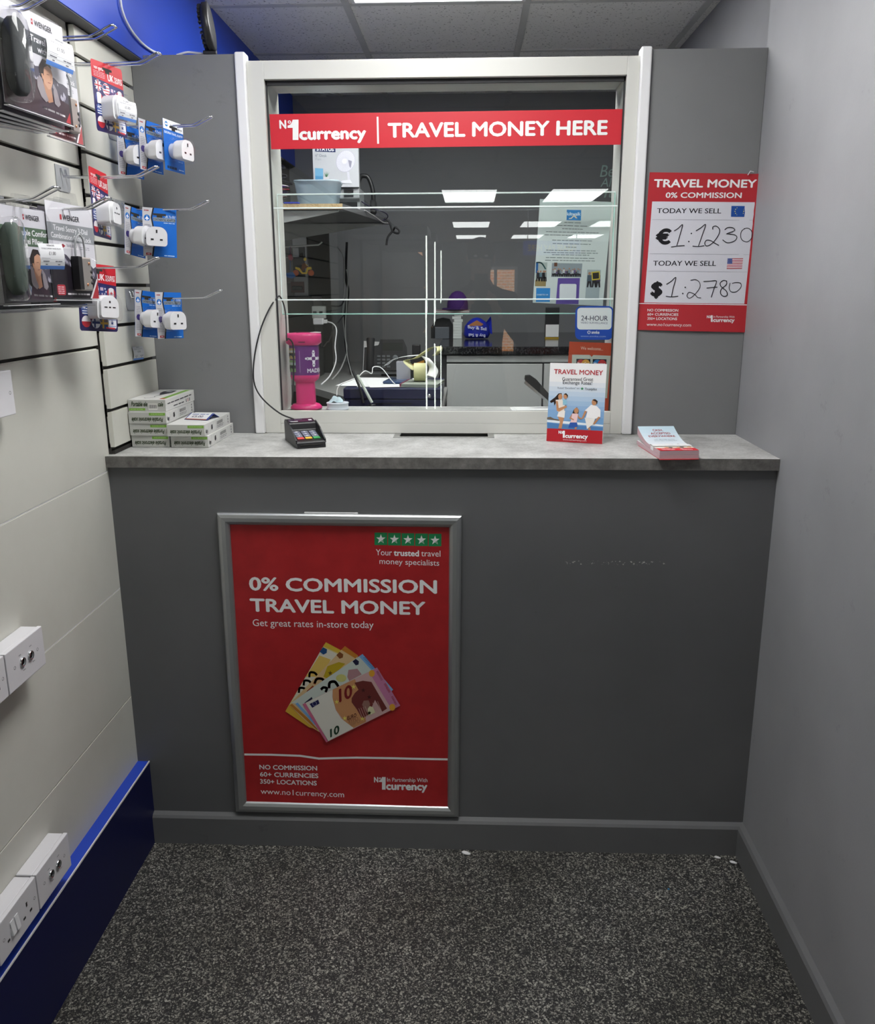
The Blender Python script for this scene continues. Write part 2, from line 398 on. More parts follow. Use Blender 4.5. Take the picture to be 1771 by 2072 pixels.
# --- right wall
m = MB(); m.box(W, -1.25, 0, W + .08, B + .018, CEIL, GREYR); m.box(W + .05, B + .018, 0, W + .13, YS1, CEIL, GREYR)
m.box(W, -1.33, 0, XS, -1.25, CEIL, GREYR); m.box(XS, YS0, 0, XS + .1, -1.33, CEIL, GREYR)
struct('wall_right', m, .002)
m = MB()
pr = [(W, 0), (W - .018, 0), (W - .018, .083), (W - .013, .091), (W, .096)]
m.prism([(a, b) for a, b in pr], -1.25, 0.0, SKIRT, 'y'); struct('baseboard_right', m)
m = MB(); m.prism([(0, 0), (-.018, 0), (-.018, .083), (-.013, .090), (0, .095)], .0335, W - .0005, SKIRT, 'x'); struct('baseboard_counter', m)
# --- counter front panel
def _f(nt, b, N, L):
    base = ramp(nt, noise(nt, 1.9, 5), [(.3, (.115, .118, .121)), (.7, (.140, .142, .146))])  # wall grey darkened evenly; the panel's dimmer light is put into its colour
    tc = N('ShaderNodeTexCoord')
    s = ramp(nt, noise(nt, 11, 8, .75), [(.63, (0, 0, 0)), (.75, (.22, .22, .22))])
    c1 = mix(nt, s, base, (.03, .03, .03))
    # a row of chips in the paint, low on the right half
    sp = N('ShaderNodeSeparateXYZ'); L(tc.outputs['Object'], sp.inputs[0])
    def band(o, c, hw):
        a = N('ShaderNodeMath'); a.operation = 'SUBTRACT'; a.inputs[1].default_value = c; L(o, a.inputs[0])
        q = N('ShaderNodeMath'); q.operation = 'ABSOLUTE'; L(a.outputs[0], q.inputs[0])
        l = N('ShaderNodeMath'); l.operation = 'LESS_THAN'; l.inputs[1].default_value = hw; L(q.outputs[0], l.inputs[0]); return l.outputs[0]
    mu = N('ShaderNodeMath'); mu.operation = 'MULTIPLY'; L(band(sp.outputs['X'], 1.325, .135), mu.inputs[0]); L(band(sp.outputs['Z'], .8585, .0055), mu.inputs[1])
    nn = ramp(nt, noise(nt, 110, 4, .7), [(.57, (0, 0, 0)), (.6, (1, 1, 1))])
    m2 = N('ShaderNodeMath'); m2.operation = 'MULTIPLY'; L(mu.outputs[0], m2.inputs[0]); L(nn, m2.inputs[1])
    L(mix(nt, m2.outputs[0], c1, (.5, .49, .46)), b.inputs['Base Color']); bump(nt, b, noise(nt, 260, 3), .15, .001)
PANELM = node_mat('scuffed_shaded_panel_paint', _f, rough=.5, spec=.35)
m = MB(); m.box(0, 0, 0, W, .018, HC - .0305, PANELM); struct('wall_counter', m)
# --- booth partition above the counter
m = MB(); m.box(.0185, B, HC, .303, B + .018, 2.1635, GREY); m.box(1.409, B, HC, W - .0005, B + .018, 2.1615, GREY)
m.box(.0185, B + .018, 0, .30, B + .10, HC - .04, DGREY)
struct('wall_booth', m, .001)
m = MB()
for x0, x1, s in ((.303, .331, 1), (1.381, 1.409, -1)):
    m.box(x0, B - .014, HC + .0005, x1, B + .03, 2.166, UPVC)
struct('trim_2', m, .004)
# --- booth back and interior shell
m = MB(); m.box(-.05, YS1, 0, W + .15, YS1 + .1, CEIL, BGREY)
m.box(-.02, 1.75, 0, .02, YS1, 2.15, DGREY); struct('wall_back', m)
m = MB(); Z3 = [1.2 + .102 * k for k in range(8)]
slats(m, .055, 1.1, 1.74, Z3); m.box(.0, 1.74, 1.0, .06, 1.76, 2.1, SLAT); struct('wall_left_booth', m, .0008)
# --- shop wall behind the camera, with the street door
DX0, DX1, DZ1 = 1.02, 1.9, 2.0
m = MB(); m.box(-.05, YS0 - .1, 0, DX0, YS0, CEIL, DGREY); m.box(DX1, YS0 - .1, 0, XS, YS0, CEIL, DGREY); m.box(DX0, YS0 - .1, DZ1, DX1, YS0, CEIL, DGREY); struct('wall_front', m)
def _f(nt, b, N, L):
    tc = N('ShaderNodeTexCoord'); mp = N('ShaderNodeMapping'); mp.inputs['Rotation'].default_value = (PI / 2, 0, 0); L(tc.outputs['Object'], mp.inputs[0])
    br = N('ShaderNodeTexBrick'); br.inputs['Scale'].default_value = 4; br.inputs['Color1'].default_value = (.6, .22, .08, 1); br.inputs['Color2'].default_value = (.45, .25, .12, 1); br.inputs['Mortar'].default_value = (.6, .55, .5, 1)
    L(mp.outputs[0], br.inputs[0]); L(br.outputs[0], b.inputs['Base Color']); L(br.outputs[0], b.inputs['Emission Color']); b.inputs['Emission Strength'].default_value = 6  # bricks glow by themselves; the street daylight is put into their emission
STREET = node_mat('glowing_brick_street', _f, rough=.9)
m = MB()
for x0, x1, z0, z1 in ((DX0, DX0 + .06, 0, DZ1), (DX1 - .06, DX1, 0, DZ1), (DX0 + .06, DX1 - .06, DZ1 - .06, DZ1), (DX0 + .06, DX1 - .06, 0, .3), (1.42, 1.48, .3, DZ1 - .06)): m.box(x0, YS0 - .06, z0, x1, YS0 - .01, z1, ALU)
d1 = struct('door_1', m)
m = MB(); m.box(DX0 + .06, YS0 - .045, .3, DX1 - .06, YS0 - .04, DZ1 - .06, GLASS); m.build('pane', d1)
m = MB(); m.box(-.5, YS0 - 1.6, 0, 4, YS0 - 1.5, 3.2, STREET); struct('wall_street', m)

# --- the serving window
X0, X1, ZB, ZT = .377, 1.348, 1.2045, 2.1005
YB = .53
m = MB()
m.box(.331, B, HC + .0005, X0, YB, 2.1465, CREAM); m.box(X1, B, HC + .0005, 1.381, YB, 2.1465, CREAM)
m.box(X0, B, ZT, X1, YB, 2.1465, CREAM)
m.box(X0, B, HC + .03, X1, .372, ZB, CREAM); m.box(X0, .372, HC + .03, X1, .40, ZB - .004, CREAM)
m.box(X0, B, HC + .0008, X1, .372, HC + .03, CREAM)
win = struct('window_1', m, .0012)
for i, (x, z0, z1) in enumerate(((.3755, HC + .002, 2.146), (1.3482, HC + .002, 2.146))):
    pass
m = MB(); m.box(X0, .372, ZT - .012, X1, .379, ZT, BLACKM); m.box(X0, .372, ZB - .004, X1 + .0, .379, ZB - .0005, BLACKM)
m.box(X0, .372, ZB, X0 + .004, .379, ZT, BLACKM); m.box(X1 - .004, .372, ZB, X1, .379, ZT, BLACKM); m.build('gasket', win)
YF, YM = .382, .432
zu = at(885, 419, 1, YF).z; zl = at(885, 606, 1, YF).z; zmt = at(885, 391, 1, YM).z; zmb = at(885, 635, 1, YM).z
def pane(name, x0, x1, y, z0, z1):
    m = MB(); t = .008
    vs = [(x, yy, z) for z in (z0, z1) for yy in (y, y + t) for x in (x0, x1)]
    m.add(vs, [(0, 1, 5, 4), (2, 6, 7, 3)], GLASS); m.add(vs, [(0, 2, 3, 1), (4, 5, 7, 6), (0, 4, 6, 2), (1, 3, 7, 5)], GEDGE)
    return m.build(name, win)
EDGEW = mat('pale_glint_glass_edge', (.80, .88, .86), .25, 0, .6); EDGEG = mat('green_polished_edge', (.42, .72, .64), .2, 0, .6)  # pale opaque colour stands in for light caught inside the glass edges
def pane_edge(x0, x1, y, z, em):
    m = MB(); m.box(x0, y - .0004, z - .0019, x1, y + .0084, z + .0019, em); m.build('polished_edge', win, .0008)
pane_edge(X0 + .001, X1 - .001, YF, zu, EDGEW); pane_edge(X0 + .001, X1 - .001, YF, zl, EDGEW); pane_edge(X0 + .004, X1 - .004, YM, zmt, EDGEW); pane_edge(X0 + .004, X1 - .004, YM, zmb, EDGEG)
m = MB(); m.box(X0 + .0035, YM, zmb, X0 + .0055, YM + .008, zmt, EDGEW); m.box(X1 - .0055, YM, zmb, X1 - .0035, YM + .008, zmt, EDGEG); m.build('side_edge', win)
pane('upper_pane', X0 + .001, X1 - .001, YF, zu, ZT - .001)
pane('lower_pane', X0 + .001, X1 - .001, YF, ZB - .003, zl)
pane('middle_pane', X0 + .004, X1 - .004, YM, zmb, zmt)
m = MB(); m.box(.03, .40, 1.172, 1.70, .520, 1.1965, STONE); m.box(.03, .520, 1.172, 1.70, .522, 1.1965, LGREY); struct('trim_3', m, .001)   # inner ledge behind the glass

# ================================================================== LAMPS
def panel_light(x, y, sx, sy, em, label):
    t = thing('ceiling_light', label, 'light', (x, y, CEIL - .006), 0, None)
    m = MB(); a, b = sx / 2, sy / 2
    for q in ((-a - .012, -b - .012, a + .012, -b), (-a - .012, b, a + .012, b + .012), (-a - .012, -b, -a, b), (a, -b, a + .012, b)): m.box(q[0], q[1], -.004, q[2], q[3], .012, UPVC)
    m.build('frame', t)
    m = MB(); m.box(-a, -b, -.002, a, b, .010, em); m.build('diffuser', t)
    return t
for i, (x, y, sx, sy) in enumerate(LIGHTS):
    t = panel_light(x, y, sx, sy, (EM_A, EM_B)[i] if i < 2 else EM_S, ('square lit ceiling panel above the serving window', 'square lit ceiling panel over the floor in front of the counter')[i] if i < 2 else 'lit ceiling panel out in the shop behind the viewer')
    if i > 1: t['group'] = 'ceiling panels of the shop'

# ================================================================== COUNTER
TX0, TX1, TY0, TY1 = .735, .99, .296, .47
ct = thing('countertop', 'long grey stone-effect counter top under the serving window', 'counter', (W / 2, -.012, HC - .03))
m = MB(); o = Vector((W / 2, -.012, HC - .03))
def cbx(x0, y0, x1, y1): m.box(x0 - o.x, y0 - o.y, 0, x1 - o.x, y1 - o.y, .03, STONE)
cbx(.0005, -.0105, TX0, .40); cbx(TX1, -.0105, W - .0005, .40); cbx(TX0, -.0105, TX1, TY0); m.box(TX0 - o.x, .445 - o.y, 0, TX1 - o.x, .47 - o.y, .03, STONE)
m.build('laminate_top', ct)
m = MB(); m.box(.0005 - o.x, 0, 0, W - .0005 - o.x, .0016, .0299, STONE_E); m.build('front_edge', ct, .0005)
t = thing('cash_tray', 'sunken steel cash scoop set into the counter under the window', 'tray', ((TX0 + TX1) / 2, .298, HC))
m = MB(); c = (TX0 + TX1) / 2; a = TX1 - c
for q in ((-a - .018, -.014, a + .018, -.002), (-a - .018, -.002, -a, .058), (a, -.002, a + .018, .058)): m.box(q[0], q[1], 0, q[2], q[3], .002, STEEL)
m.build('rim', t, .0006)
m = MB()
prof = [(-.001, .0015), (.008, -.020), (.045, -.027), (.09, -.027), (.125, -.004)]
for (y0, z0), (y1, z1) in zip(prof, prof[1:]): m.add([(-a, y0, z0), (a, y0, z0), (a, y1, z1), (-a, y1, z1)], [(0, 1, 2, 3)], STEEL)
for s in (-a, a): m.add([(s, y, z) for y, z in prof] + [(s, .1, -.004)], [list(range(6))], STEEL)
m.build('scoop', t)

# ================================================================== SIGNS AND POSTERS
IW = '#efefef'
# --- framed poster on the counter front
FW, FH = .638, .885
c3 = [at(u, v, 1, -.016) for u, v in ((431, 1043), (931, 1052), (475, 1648), (930, 1657))]
bc = (c3[2] + c3[3]) / 2; rl = math.atan2((c3[3].z - c3[2].z) + (c3[1].z - c3[0].z), 2 * FW)
t = thing('poster_frame', 'tall red money poster in a silver snap frame on the counter front', 'poster', M=frame((bc.x, -.001, bc.z + .004), 0, -rl))
pw = .032
prof = [(0, 0), (0, -.010), (.004, -.014), (.012, -.0165), (.022, -.0155), (.029, -.011), (pw, -.007), (pw, 0)]
def rail(a, b, inx, inz):                 # mitred moulding from corner a to b
    m = MB(); n = len(prof); vs = []
    for (x, z), sg in ((a, 1), (b, -1)):
        for d, y in prof: vs.append((x + d * (inx if inx else sg * (1 if b[0] > a[0] else -1)), y, z + d * (inz if inz else sg * (1 if b[1] > a[1] else -1))))
    m.add(vs, [(i, (i + 1) % n, n + (i + 1) % n, n + i) for i in range(n)] , ALU, None, False); m.add(vs[:n], [list(range(n))], ALU); m.add(vs[n:], [list(range(n))[::-1]], ALU)
    return m
h = FW / 2
for a, b, ix, iz in (((-h, 0), (-h, FH), 1, 0), ((h, 0), (h, FH), -1, 0), ((-h, FH), (h, FH), 0, -1), ((-h, 0), (h, 0), 0, 1)):
    mm = rail(a, b, ix, iz); mm.build('frame_rail', t, .0006)
m = MB(); m.box(-.09, -.004, FH, .05, -.002, FH + .003, CLEAR); m.box(-.09, -.0035, FH, .05, -.0025, FH + .004, PAPER); m.build('sheet_tab', t)
cs = [(454, 1061.5), (913.5, 1066.5), (914, 1646), (486, 1636)]
# visible sheet inside the rails
SW, SHH = FW - 2 * pw, FH - 2 * pw
def wv(x, y, z): return (x, y + .0012 * math.sin(9 * z + 3 * x) * math.sin(14 * x + 2) - (.003 * max(0, (.05 - z) / .05) ** 2), z)
def sheet_part(name, parent, sh, loc=(0, 0, 0)):
    o = sh.mb.build(name, parent); o.location = loc; return o
sh = Sheet(SW + .004, SHH + .004, cs, warp=wv); sh.base(REDP, 24, 34); sheet_part('poster_sheet', t, sh, (0, -.004, pw - .002))
sh = Sheet(SW + .004, SHH + .004, cs, warp=wv, mb=MB())
for i in range(5):
    x = 756.5 + 28.2 * i; y = 1079.3 + .55 * i
    sh.rect(x, y, x + 26.6, y + 25.4, '#1f8450', 1); sh.star(x + 13.3, y + 13.2, 10, IW, 2); sh.poly([(x + 14, y + 16), (x + 18.4, y + 20.8), (x + 16.5, y + 15.3)], '#1f8450', 3)
sh.flush('star_rating', t, (0, -.004, pw - .002)); T = sh.text
T('Your', (759.5, 1125.3), (793, 1126), 12.3, IW); T('trusted', (796.6, 1126), (849.5, 1127.2), 12.3, IW, .03); T('travel', (854, 1127.2), (894, 1128), 12.3, IW)
T('money specialists', (767, 1143), (891.6, 1146.5), 11.5, IW)
sh.flush('lettering', t, (0, -.004, pw - .002))
T('0% COMMISSION', (495, 1197), (887.5, 1203), 26.8, IW, .028); T('TRAVEL MONEY', (496.5, 1240.5), (864, 1247), 26.5, IW, .028)
T('Get great rates in-store today', (502, 1271), (755, 1274.8), 14, IW, 0)
sh.flush('lettering', t, (0, -.004, pw - .002))
sh.line([(484, 1537), (540, 1537.5), (600, 1540), (640, 1546), (720, 1544), (800, 1544.5), (913, 1547)], 4.2, IW, 2); sh.flush('dividing_line', t, (0, -.004, pw - .002))
T('NO COMMISSION', (514.5, 1567.8), (636.5, 1570.8), 9.4, IW, .022); T('60+ CURRENCIES', (515.7, 1583), (639, 1586.6), 9.4, IW, .022); T('350+ LOCATIONS', (515.7, 1598), (635.6, 1602), 9.4, IW, .022)
T('www.no1currency.com', (517, 1619.6), (693.5, 1626.5), 11, IW, 0)
sh.flush('lettering', t, (0, -.004, pw - .002))
sh.logo(773.7, 1584, 26.6, IW, .012, 2, 'In Partnership With')
sheet_part('logo', t, sh, (0, -.004, pw - .002))
sh = Sheet(SW + .004, SHH + .004, cs, mb=MB())
k = .1694
def N_(pts): return [(540 + x * k, 1280 + y * k) for x, y in pts]
def note(pts, c, L): sh.poly(N_(pts), c, L)
def ticks(a, b, d, n, c, L):
    for i in range(n):
        p = (a[0] + (b[0] - a[0]) * i / (n - 1), a[1] + (b[1] - a[1]) * i / (n - 1)); sh.line(N_([p, (p[0] + d[0], p[1] + d[1])]), 1.1, c, L)
note([(175, 985), (680, 140), (870, 240), (600, 1240), (300, 1060)], '#d9c98a', 1); note([(175, 985), (225, 905), (340, 960), (560, 1200), (470, 1180)], '#d3a93c', 2)
note([(645, 190), (680, 140), (870, 238), (840, 275)], '#d3b13c', 2); note([(250, 870), (640, 200), (840, 290), (560, 560)], '#d8d4c4', 2); note([(430, 560), (600, 300), (740, 350), (640, 560)], '#d9b860', 3)
note([(602, 255), (645, 200), (695, 225), (690, 270), (650, 290)], '#1f4a7c', 4); T('200', N_([(385, 790)])[0], N_([(575, 560)])[0], 0, '#3a2c26', .05, 4) if 0 else None
for (x, y) in ((510, 540), (440, 640), (380, 730)): sh.curve(N_([(x - 35, y + 20), (x - 25, y - 30), (x + 25, y - 30), (x + 55, y - 5)]), 4.6, '#463a34', 4)
note([(230, 905), (915, 185), (1080, 300), (560, 1215), (380, 1060)], '#d6b88a', 5); note([(870, 230), (915, 185), (1080, 300), (1045, 335)], '#c07c2c', 6); note([(230, 905), (260, 890), (590, 1190), (570, 1215)], '#b9782a', 6)
note([(810, 295), (850, 255), (895, 285), (890, 325), (850, 340)], '#7c4a22', 6); note([(650, 560), (700, 430), (840, 380), (920, 400), (820, 500), (720, 590)], '#b9a020', 6)
sh.star(*N_([(735, 515)])[0], 5.4, '#6a5418', 7)
sh.curve(N_([(540, 640), (570, 585), (640, 590), (655, 640)]), 5.2, '#a54a26', 7); sh.line(N_([(520, 680), (455, 740), (495, 755)]), 4.4, '#a54a26', 7)
note([(250, 880), (520, 690), (1135, 280), (1515, 715), (690, 1330), (480, 1090), (310, 890)], '#c3cdc6', 8); note([(1090, 310), (1135, 280), (1515, 715), (1490, 740)], '#79a9d8', 9); note([(300, 890), (330, 875), (560, 1130), (540, 1150)], '#79a9d8', 9)
note([(1010, 370), (1050, 340), (1090, 370), (1085, 410), (1050, 420)], '#1b1c3c', 9); note([(945, 560), (960, 475), (1070, 460), (1125, 530), (970, 610)], '#ac8489', 9); sh.ell(*N_([(870, 575)])[0], 11, 8, '#c9c87a', 9)
sh.curve(N_([(720, 690), (730, 630), (790, 620), (830, 670)]), 5.6, '#4a1330', 10); sh.curve(N_([(625, 710), (650, 690), (690, 700), (680, 740)]), 5.2, '#4a1330', 10)
note([(410, 880), (505, 805), (515, 830), (440, 880)], '#1b1c3c', 10); ticks((1145, 330), (1250, 455), (30, -8), 9, '#3d6fb0', 10)
note([(390, 895), (1315, 445), (1605, 910), (685, 1362)], '#cba7a6', 12); note([(430, 878), (765, 715), (760, 800), (800, 960), (870, 1070), (1025, 1185), (705, 1348)], '#dcdad0', 13)
note([(765, 715), (1040, 585), (1150, 850), (1180, 1110), (1025, 1185), (900, 1090), (810, 970), (765, 830)], '#c68f62', 13); note([(1215, 500), (1315, 447), (1605, 910), (1500, 960)], '#c07ba0', 13)
note([(390, 895), (425, 880), (710, 1345), (685, 1362)], '#c76a8a', 13)
note([(1035, 630), (1140, 605), (1245, 620), (1340, 780), (1440, 945), (1380, 985), (1290, 840), (1210, 1020), (1130, 1070), (1060, 950), (1000, 870), (1000, 820), (1040, 755), (1085, 715)], '#6d2f2c', 14)
note([(1130, 900), (1150, 850), (1210, 845), (1230, 890), (1190, 1000)], '#8e6a60', 15); note([(1200, 950), (1225, 915), (1265, 930), (1295, 995), (1210, 1030)], '#d9d6ae', 16)
for a in (0, 1, 2, 3): sh.line(N_([(1090 + a * 26, 945 - a * 8), (1140 + a * 26, 1075 - a * 14)]), .8, '#c9a59c', 16); sh.line(N_([(1262 + a * 20, 875 - a * 6), (1312 + a * 20, 1005 - a * 10)]), .8, '#c9a59c', 16)
for p in ((1145, 722), (1220, 805)): sh.star(*N_([p])[0], 5, '#461a1a', 16)
for p in ((1025, 680), (915, 1065), (1135, 1070), (1220, 1000), (815, 865)): sh.star(*N_([p])[0], 5.2, '#e3d667', 16)
for p in ((1250, 515), (1505, 930)): sh.ell(*N_([p])[0], 6.2, 7, '#e0a235', 15)
note([(478, 890), (585, 838), (602, 885), (512, 938)], '#1c1c52', 14); sh.ell(*N_([(540, 887)])[0], 4.6, 4.8, '#9a9bb0', 15); sh.ell(*N_([(540, 887)])[0], 3.7, 3.9, '#1c1c52', 16)
sh.text('10', N_([(845, 866)])[0], N_([(1010, 800)])[0], 27, '#7a1f22', .03, 17); sh.text('10', N_([(735, 1300)])[0], N_([(850, 1240)])[0], 17, '#24402f', .03, 17)
sh.text('EURO', N_([(948, 1088)])[0], N_([(1060, 1045)])[0], 8, '#5a2a20', .02, 17); sh.text('EYPO', N_([(965, 1125)])[0], N_([(1080, 1085)])[0], 7, '#9a6248', .0, 17); sh.text('EBPO', N_([(990, 1160)])[0], N_([(1105, 1115)])[0], 7, '#a97a58', 0, 17)
ticks((1330, 490), (1385, 590), (-22, 8), 8, '#8d3b55', 17); ticks((1425, 640), (1480, 735), (-22, 8), 8, '#a8353f', 17); ticks((1515, 795), (1560, 885), (-22, 8), 7, '#a8353f', 17)
sheet_part('banknote_picture', t, sh, (0, -.0053, pw - .002))

# --- red banner across the window
def on_plane(cs, y):
    q = [at(u, v, 1, y) for u, v in cs]
    w_ = ((q[1] - q[0]).length + (q[2] - q[3]).length) / 2; h_ = ((q[0] - q[3]).length + (q[1] - q[2]).length) / 2
    b_ = (q[2] + q[3]) / 2; r_ = math.atan2(q[2].z - q[3].z, q[2].x - q[3].x)
    return w_, h_, b_, r_
cs = [(545, 232.5), (1260, 219.5), (1259, 292.5), (548.5, 302)]
w_, h_, b_, r_ = on_plane(cs, YF - .003)
t = thing('banner_sign', 'long red travel money banner across the top of the glass', 'sign', M=frame((b_.x, YF - .0006, b_.z), 0, -r_))
sh = Sheet(w_, h_, cs, th=.003); sh.base(mat('red_acrylic', (.60, .028, .042), .3)); sheet_part('board', t, sh)
sh = Sheet(w_, h_, cs, th=.0031, mb=MB(), eps=.0003)
sh.logo(590.7, 243.2, 40.5, '#eceeec', -.0158, 2); sh.flush('logo', t); sh.line([(758.7, 238), (760.3, 290)], 3.6, '#eceeec', 2); sh.flush('dividing_line', t)
sh.text('TRAVEL MONEY HERE', (779.7, 278), (1228.3, 271.8), 29, '#eceeec', .03)
sheet_part('lettering', t, sh)

# --- exchange rate board on the right panel
K = .18338
def cr(k_, ox, oy): return lambda *pts: [(ox + x * k_, oy + y * k_) for x, y in pts]
q8 = cr(K, 1260, 320)
cs = q8((280, 150), (1540, 178), (1360, 1922), (170, 1895)); w_, h_, b_, r_ = on_plane(cs, B - .004)
t = thing('rate_board', 'red and white exchange rate poster with handwritten rates beside the window', 'poster', M=frame((b_.x, B - .0012, b_.z), 0, -r_))
cs = [(280, 150), (1540, 178), (1360, 1922), (170, 1895)]
def wb(x, y, z): return (x, y - .002 * math.cos(x * 12) - .006 * max(0, (x - .09) / .06) ** 2 * (z / .42) - .003 * max(0, 1 - z / .06), z)
sh = Sheet(w_, h_, cs, warp=wb); sh.base(mat('red_board_print', (.46, .02, .03), .35), 12, 16); sheet_part('board', t, sh)
sh = Sheet(w_, h_, cs, warp=wb, mb=MB(), eps=.0002); T = sh.text
for i in range(6):
    for j in range(10):
        f = lambda a, b: (312 - 72 * b + (1136 - 36 * b) * a, 478 + 1117 * b + (14 + 3 * b) * a)
        sh.poly([f(i / 6, j / 10), f((i + 1) / 6, j / 10), f((i + 1) / 6, (j + 1) / 10), f(i / 6, (j + 1) / 10)], '#d6d6de', 1)
sh.flush('white_panel', t)
for j, (a, b) in enumerate((((315, 680), (1420, 690)), ((292, 1058), (1388, 1071)), ((280, 1250), (1365, 1263)))): sh.line([a, b], 3.5, '#aaaab4', 3); sh.flush('ruled_line', t)
sh.line([(183, 1606), (1382, 1623)], 9, '#e8e8e8', 3); sh.flush('dividing_line', t)
T('TRAVEL MONEY', (325, 317), (1460, 328), 89, '#eeeeee', .028, 3); sh.flush('lettering', t); T('0% COMMISSION', (458, 437), (1300, 443), 60, '#eeeeee', .022, 3)
sh.flush('lettering', t); T('TODAY WE SELL', (365, 608), (1075, 614), 55, '#1b1b22', .012, 3); sh.flush('lettering', t); T('TODAY WE SELL', (330, 1190), (1023, 1194), 55, '#1b1b22', .012, 3)
sh.flush('lettering', t); T('\u20ac', (350, 945), (522, 946), 158, '#17171c', .05, 3)
sh.flush('euro_sign', t); T('$', (305, 1520), (435, 1520), 158, '#17171c', .05, 3)
sh.flush('dollar_sign', t)
for ln, y, c, r in (('NO COMMISSION', 1692, 28, 613), ('60+ CURRENCIES', 1738, 28, 614), ('350+ LOCATIONS', 1784, 28, 600)): T(ln, (275, y), (r, y + 4), c, '#e8e0e0', .018, 3)
T('www.no1currency.com', (267, 1850), (753, 1858), 33, '#e8e0e0', .004, 3); sh.flush('lettering', t); sh.logo(972, 1736, 72, '#e8e0e0', .012, 3, 'In Partnership With')
sheet_part('logo', t, sh)
sh = Sheet(w_, h_, cs, warp=wb, mb=MB(), eps=.0002)
sh.poly([(1190, 531), (1370, 534), (1363, 655), (1185, 652)], '#1d4d9c', 3)
for i in range(12): sh.ell(1277 + 48 * math.cos(i * PI / 6), 592 + 45 * math.sin(i * PI / 6), 6, 6, '#d8d070', 5, 6)
sh.flush('blue_flag', t)
for i in range(13):
    a, b = i / 13, (i + 1) / 13
    f = lambda x, v: (1152 - 10 * v + x * (171 - 2 * v), 1111 + 116 * v)
    sh.poly([f(0, a), f(1, a), f(1, b), f(0, b)], '#b02836' if i % 2 == 0 else '#e6e6ea', 4)
sh.poly([(1152, 1111), (1226, 1111), (1223, 1172), (1147, 1172)], '#3f4f8e', 5)
for i in range(12): sh.ell(1160 + (i % 4) * 18, 1120 + (i // 4) * 20, 3, 3, '#c9cde0', 6, 6)
sheet_part('striped_flag', t, sh)
sh = Sheet(w_, h_, cs, warp=wb, mb=MB(), eps=.0002)
INK = '#26262c'; C = lambda *p, wd=9: sh.curve(list(p), wd, INK, 6)
C((560, 806), (600, 780), (650, 740), (620, 860), (588, 975)); C((528, 985), (600, 974), (672, 970))
for x, y in ((748, 836), (721, 925)): sh.ell(x, y, 8, 8, INK, 6, 10)
C((800, 806), (850, 775), (904, 738), (870, 850), (828, 975)); C((765, 976), (830, 980), (890, 972))
C((985, 790), (985, 765), (1020, 755), (1058, 790), (1050, 850), (990, 935), (925, 975), (897, 950), (915, 912), (960, 915), (1010, 945), (1052, 968))
C((1118, 795), (1150, 772), (1205, 775), (1225, 805), (1145, 838), (1150, 842), (1225, 852), (1252, 880), (1225, 920), (1150, 940), (1095, 908))
C((1330, 785), (1375, 780), (1415, 820), (1410, 890), (1365, 930), (1310, 910), (1293, 860), (1305, 810), (1340, 783), wd=8)
sh.flush('handwriting', t)
C((482, 1395), (530, 1365), (583, 1322), (555, 1440), (538, 1530)); C((478, 1528), (540, 1534), (608, 1528))
for x, y in ((687, 1430), (661, 1497)): sh.ell(x, y, 8, 8, INK, 6, 10)
C((748, 1352), (800, 1345), (842, 1375), (848, 1430), (800, 1500), (740, 1548), (707, 1525), (730, 1485), (790, 1505), (825, 1540), (860, 1545), wd=7)
C((890, 1366), (960, 1362), (1030, 1362), (1005, 1440), (975, 1538)); C((925, 1438), (985, 1432), (1040, 1428))
C((1145, 1362), (1105, 1355), (1072, 1385), (1085, 1425), (1140, 1470), (1150, 1515), (1115, 1530), (1078, 1500), (1085, 1450), (1140, 1400), (1140, 1362))
C((1180, 1385), (1172, 1440), (1195, 1480), (1250, 1478), (1300, 1430), (1295, 1385), (1240, 1378), (1205, 1388), wd=8)
sheet_part('handwriting', t, sh)
m = MB(); m.tube([(.11, -.006, h_ - .004), (.115, -.009, h_ + .006), (.125, -.007, h_ + .004)], .0012, WHITE); m.build('tape_scrap', t)

# --- stickers on the glass
q6 = cr(420 / 1771, 860, 360); q7 = cr(420 / 1771, 860, 560)
cs_ = [(1278, 248), (1608, 250), (1600, 540), (1270, 538)]
w_, h_, b_, r_ = on_plane(q7(*cs_), YF + .0095)
t = thing('camera_warning_sticker', 'rounded blue 24-hour video surveillance sticker inside the right of the glass', 'sticker', M=frame((b_.x, YF + .0102, b_.z), 0, -r_))
def rrect(sh, x0, y0, x1, y1, r, c, L, n=6):
    pts = []
    for cx, cy, a in ((x1 - r, y0 + r, -PI / 2), (x1 - r, y1 - r, 0), (x0 + r, y1 - r, PI / 2), (x0 + r, y0 + r, PI)):
        pts += [(cx + r * math.cos(a + PI / 2 * i / n), cy + r * math.sin(a + PI / 2 * i / n)) for i in range(n + 1)]
    sh.poly(pts, c, L)
sh = Sheet(w_, h_, cs_, th=.0002, eps=.0002)
rrect(sh, 1280, 250, 1606, 538, 48, '#2450b4', 1); m2 = MB(); sheet_part('sticker_sheet', t, sh)
sh = Sheet(w_, h_, cs_, th=.0002, eps=.0002, mb=MB()); rrect(sh, 1296, 264, 1590, 450, 30, '#eceef0', 2)
sh.text('24-HOUR', (1330, 372), (1557, 375), 42, '#1d2440', .004, 3); sh.text('VIDEO SURVEILLANCE', (1325, 398), (1556, 403), 16, '#4a5578', 0, 3)
sh.text('annke', (1420, 484), (1488, 486), 26, '#f0f0f4', .03, 3); sh.ell(1398, 473, 15, 15, '#f0f0f4', 3); sh.ell(1398, 473, 7, 7, '#2450b4', 4)
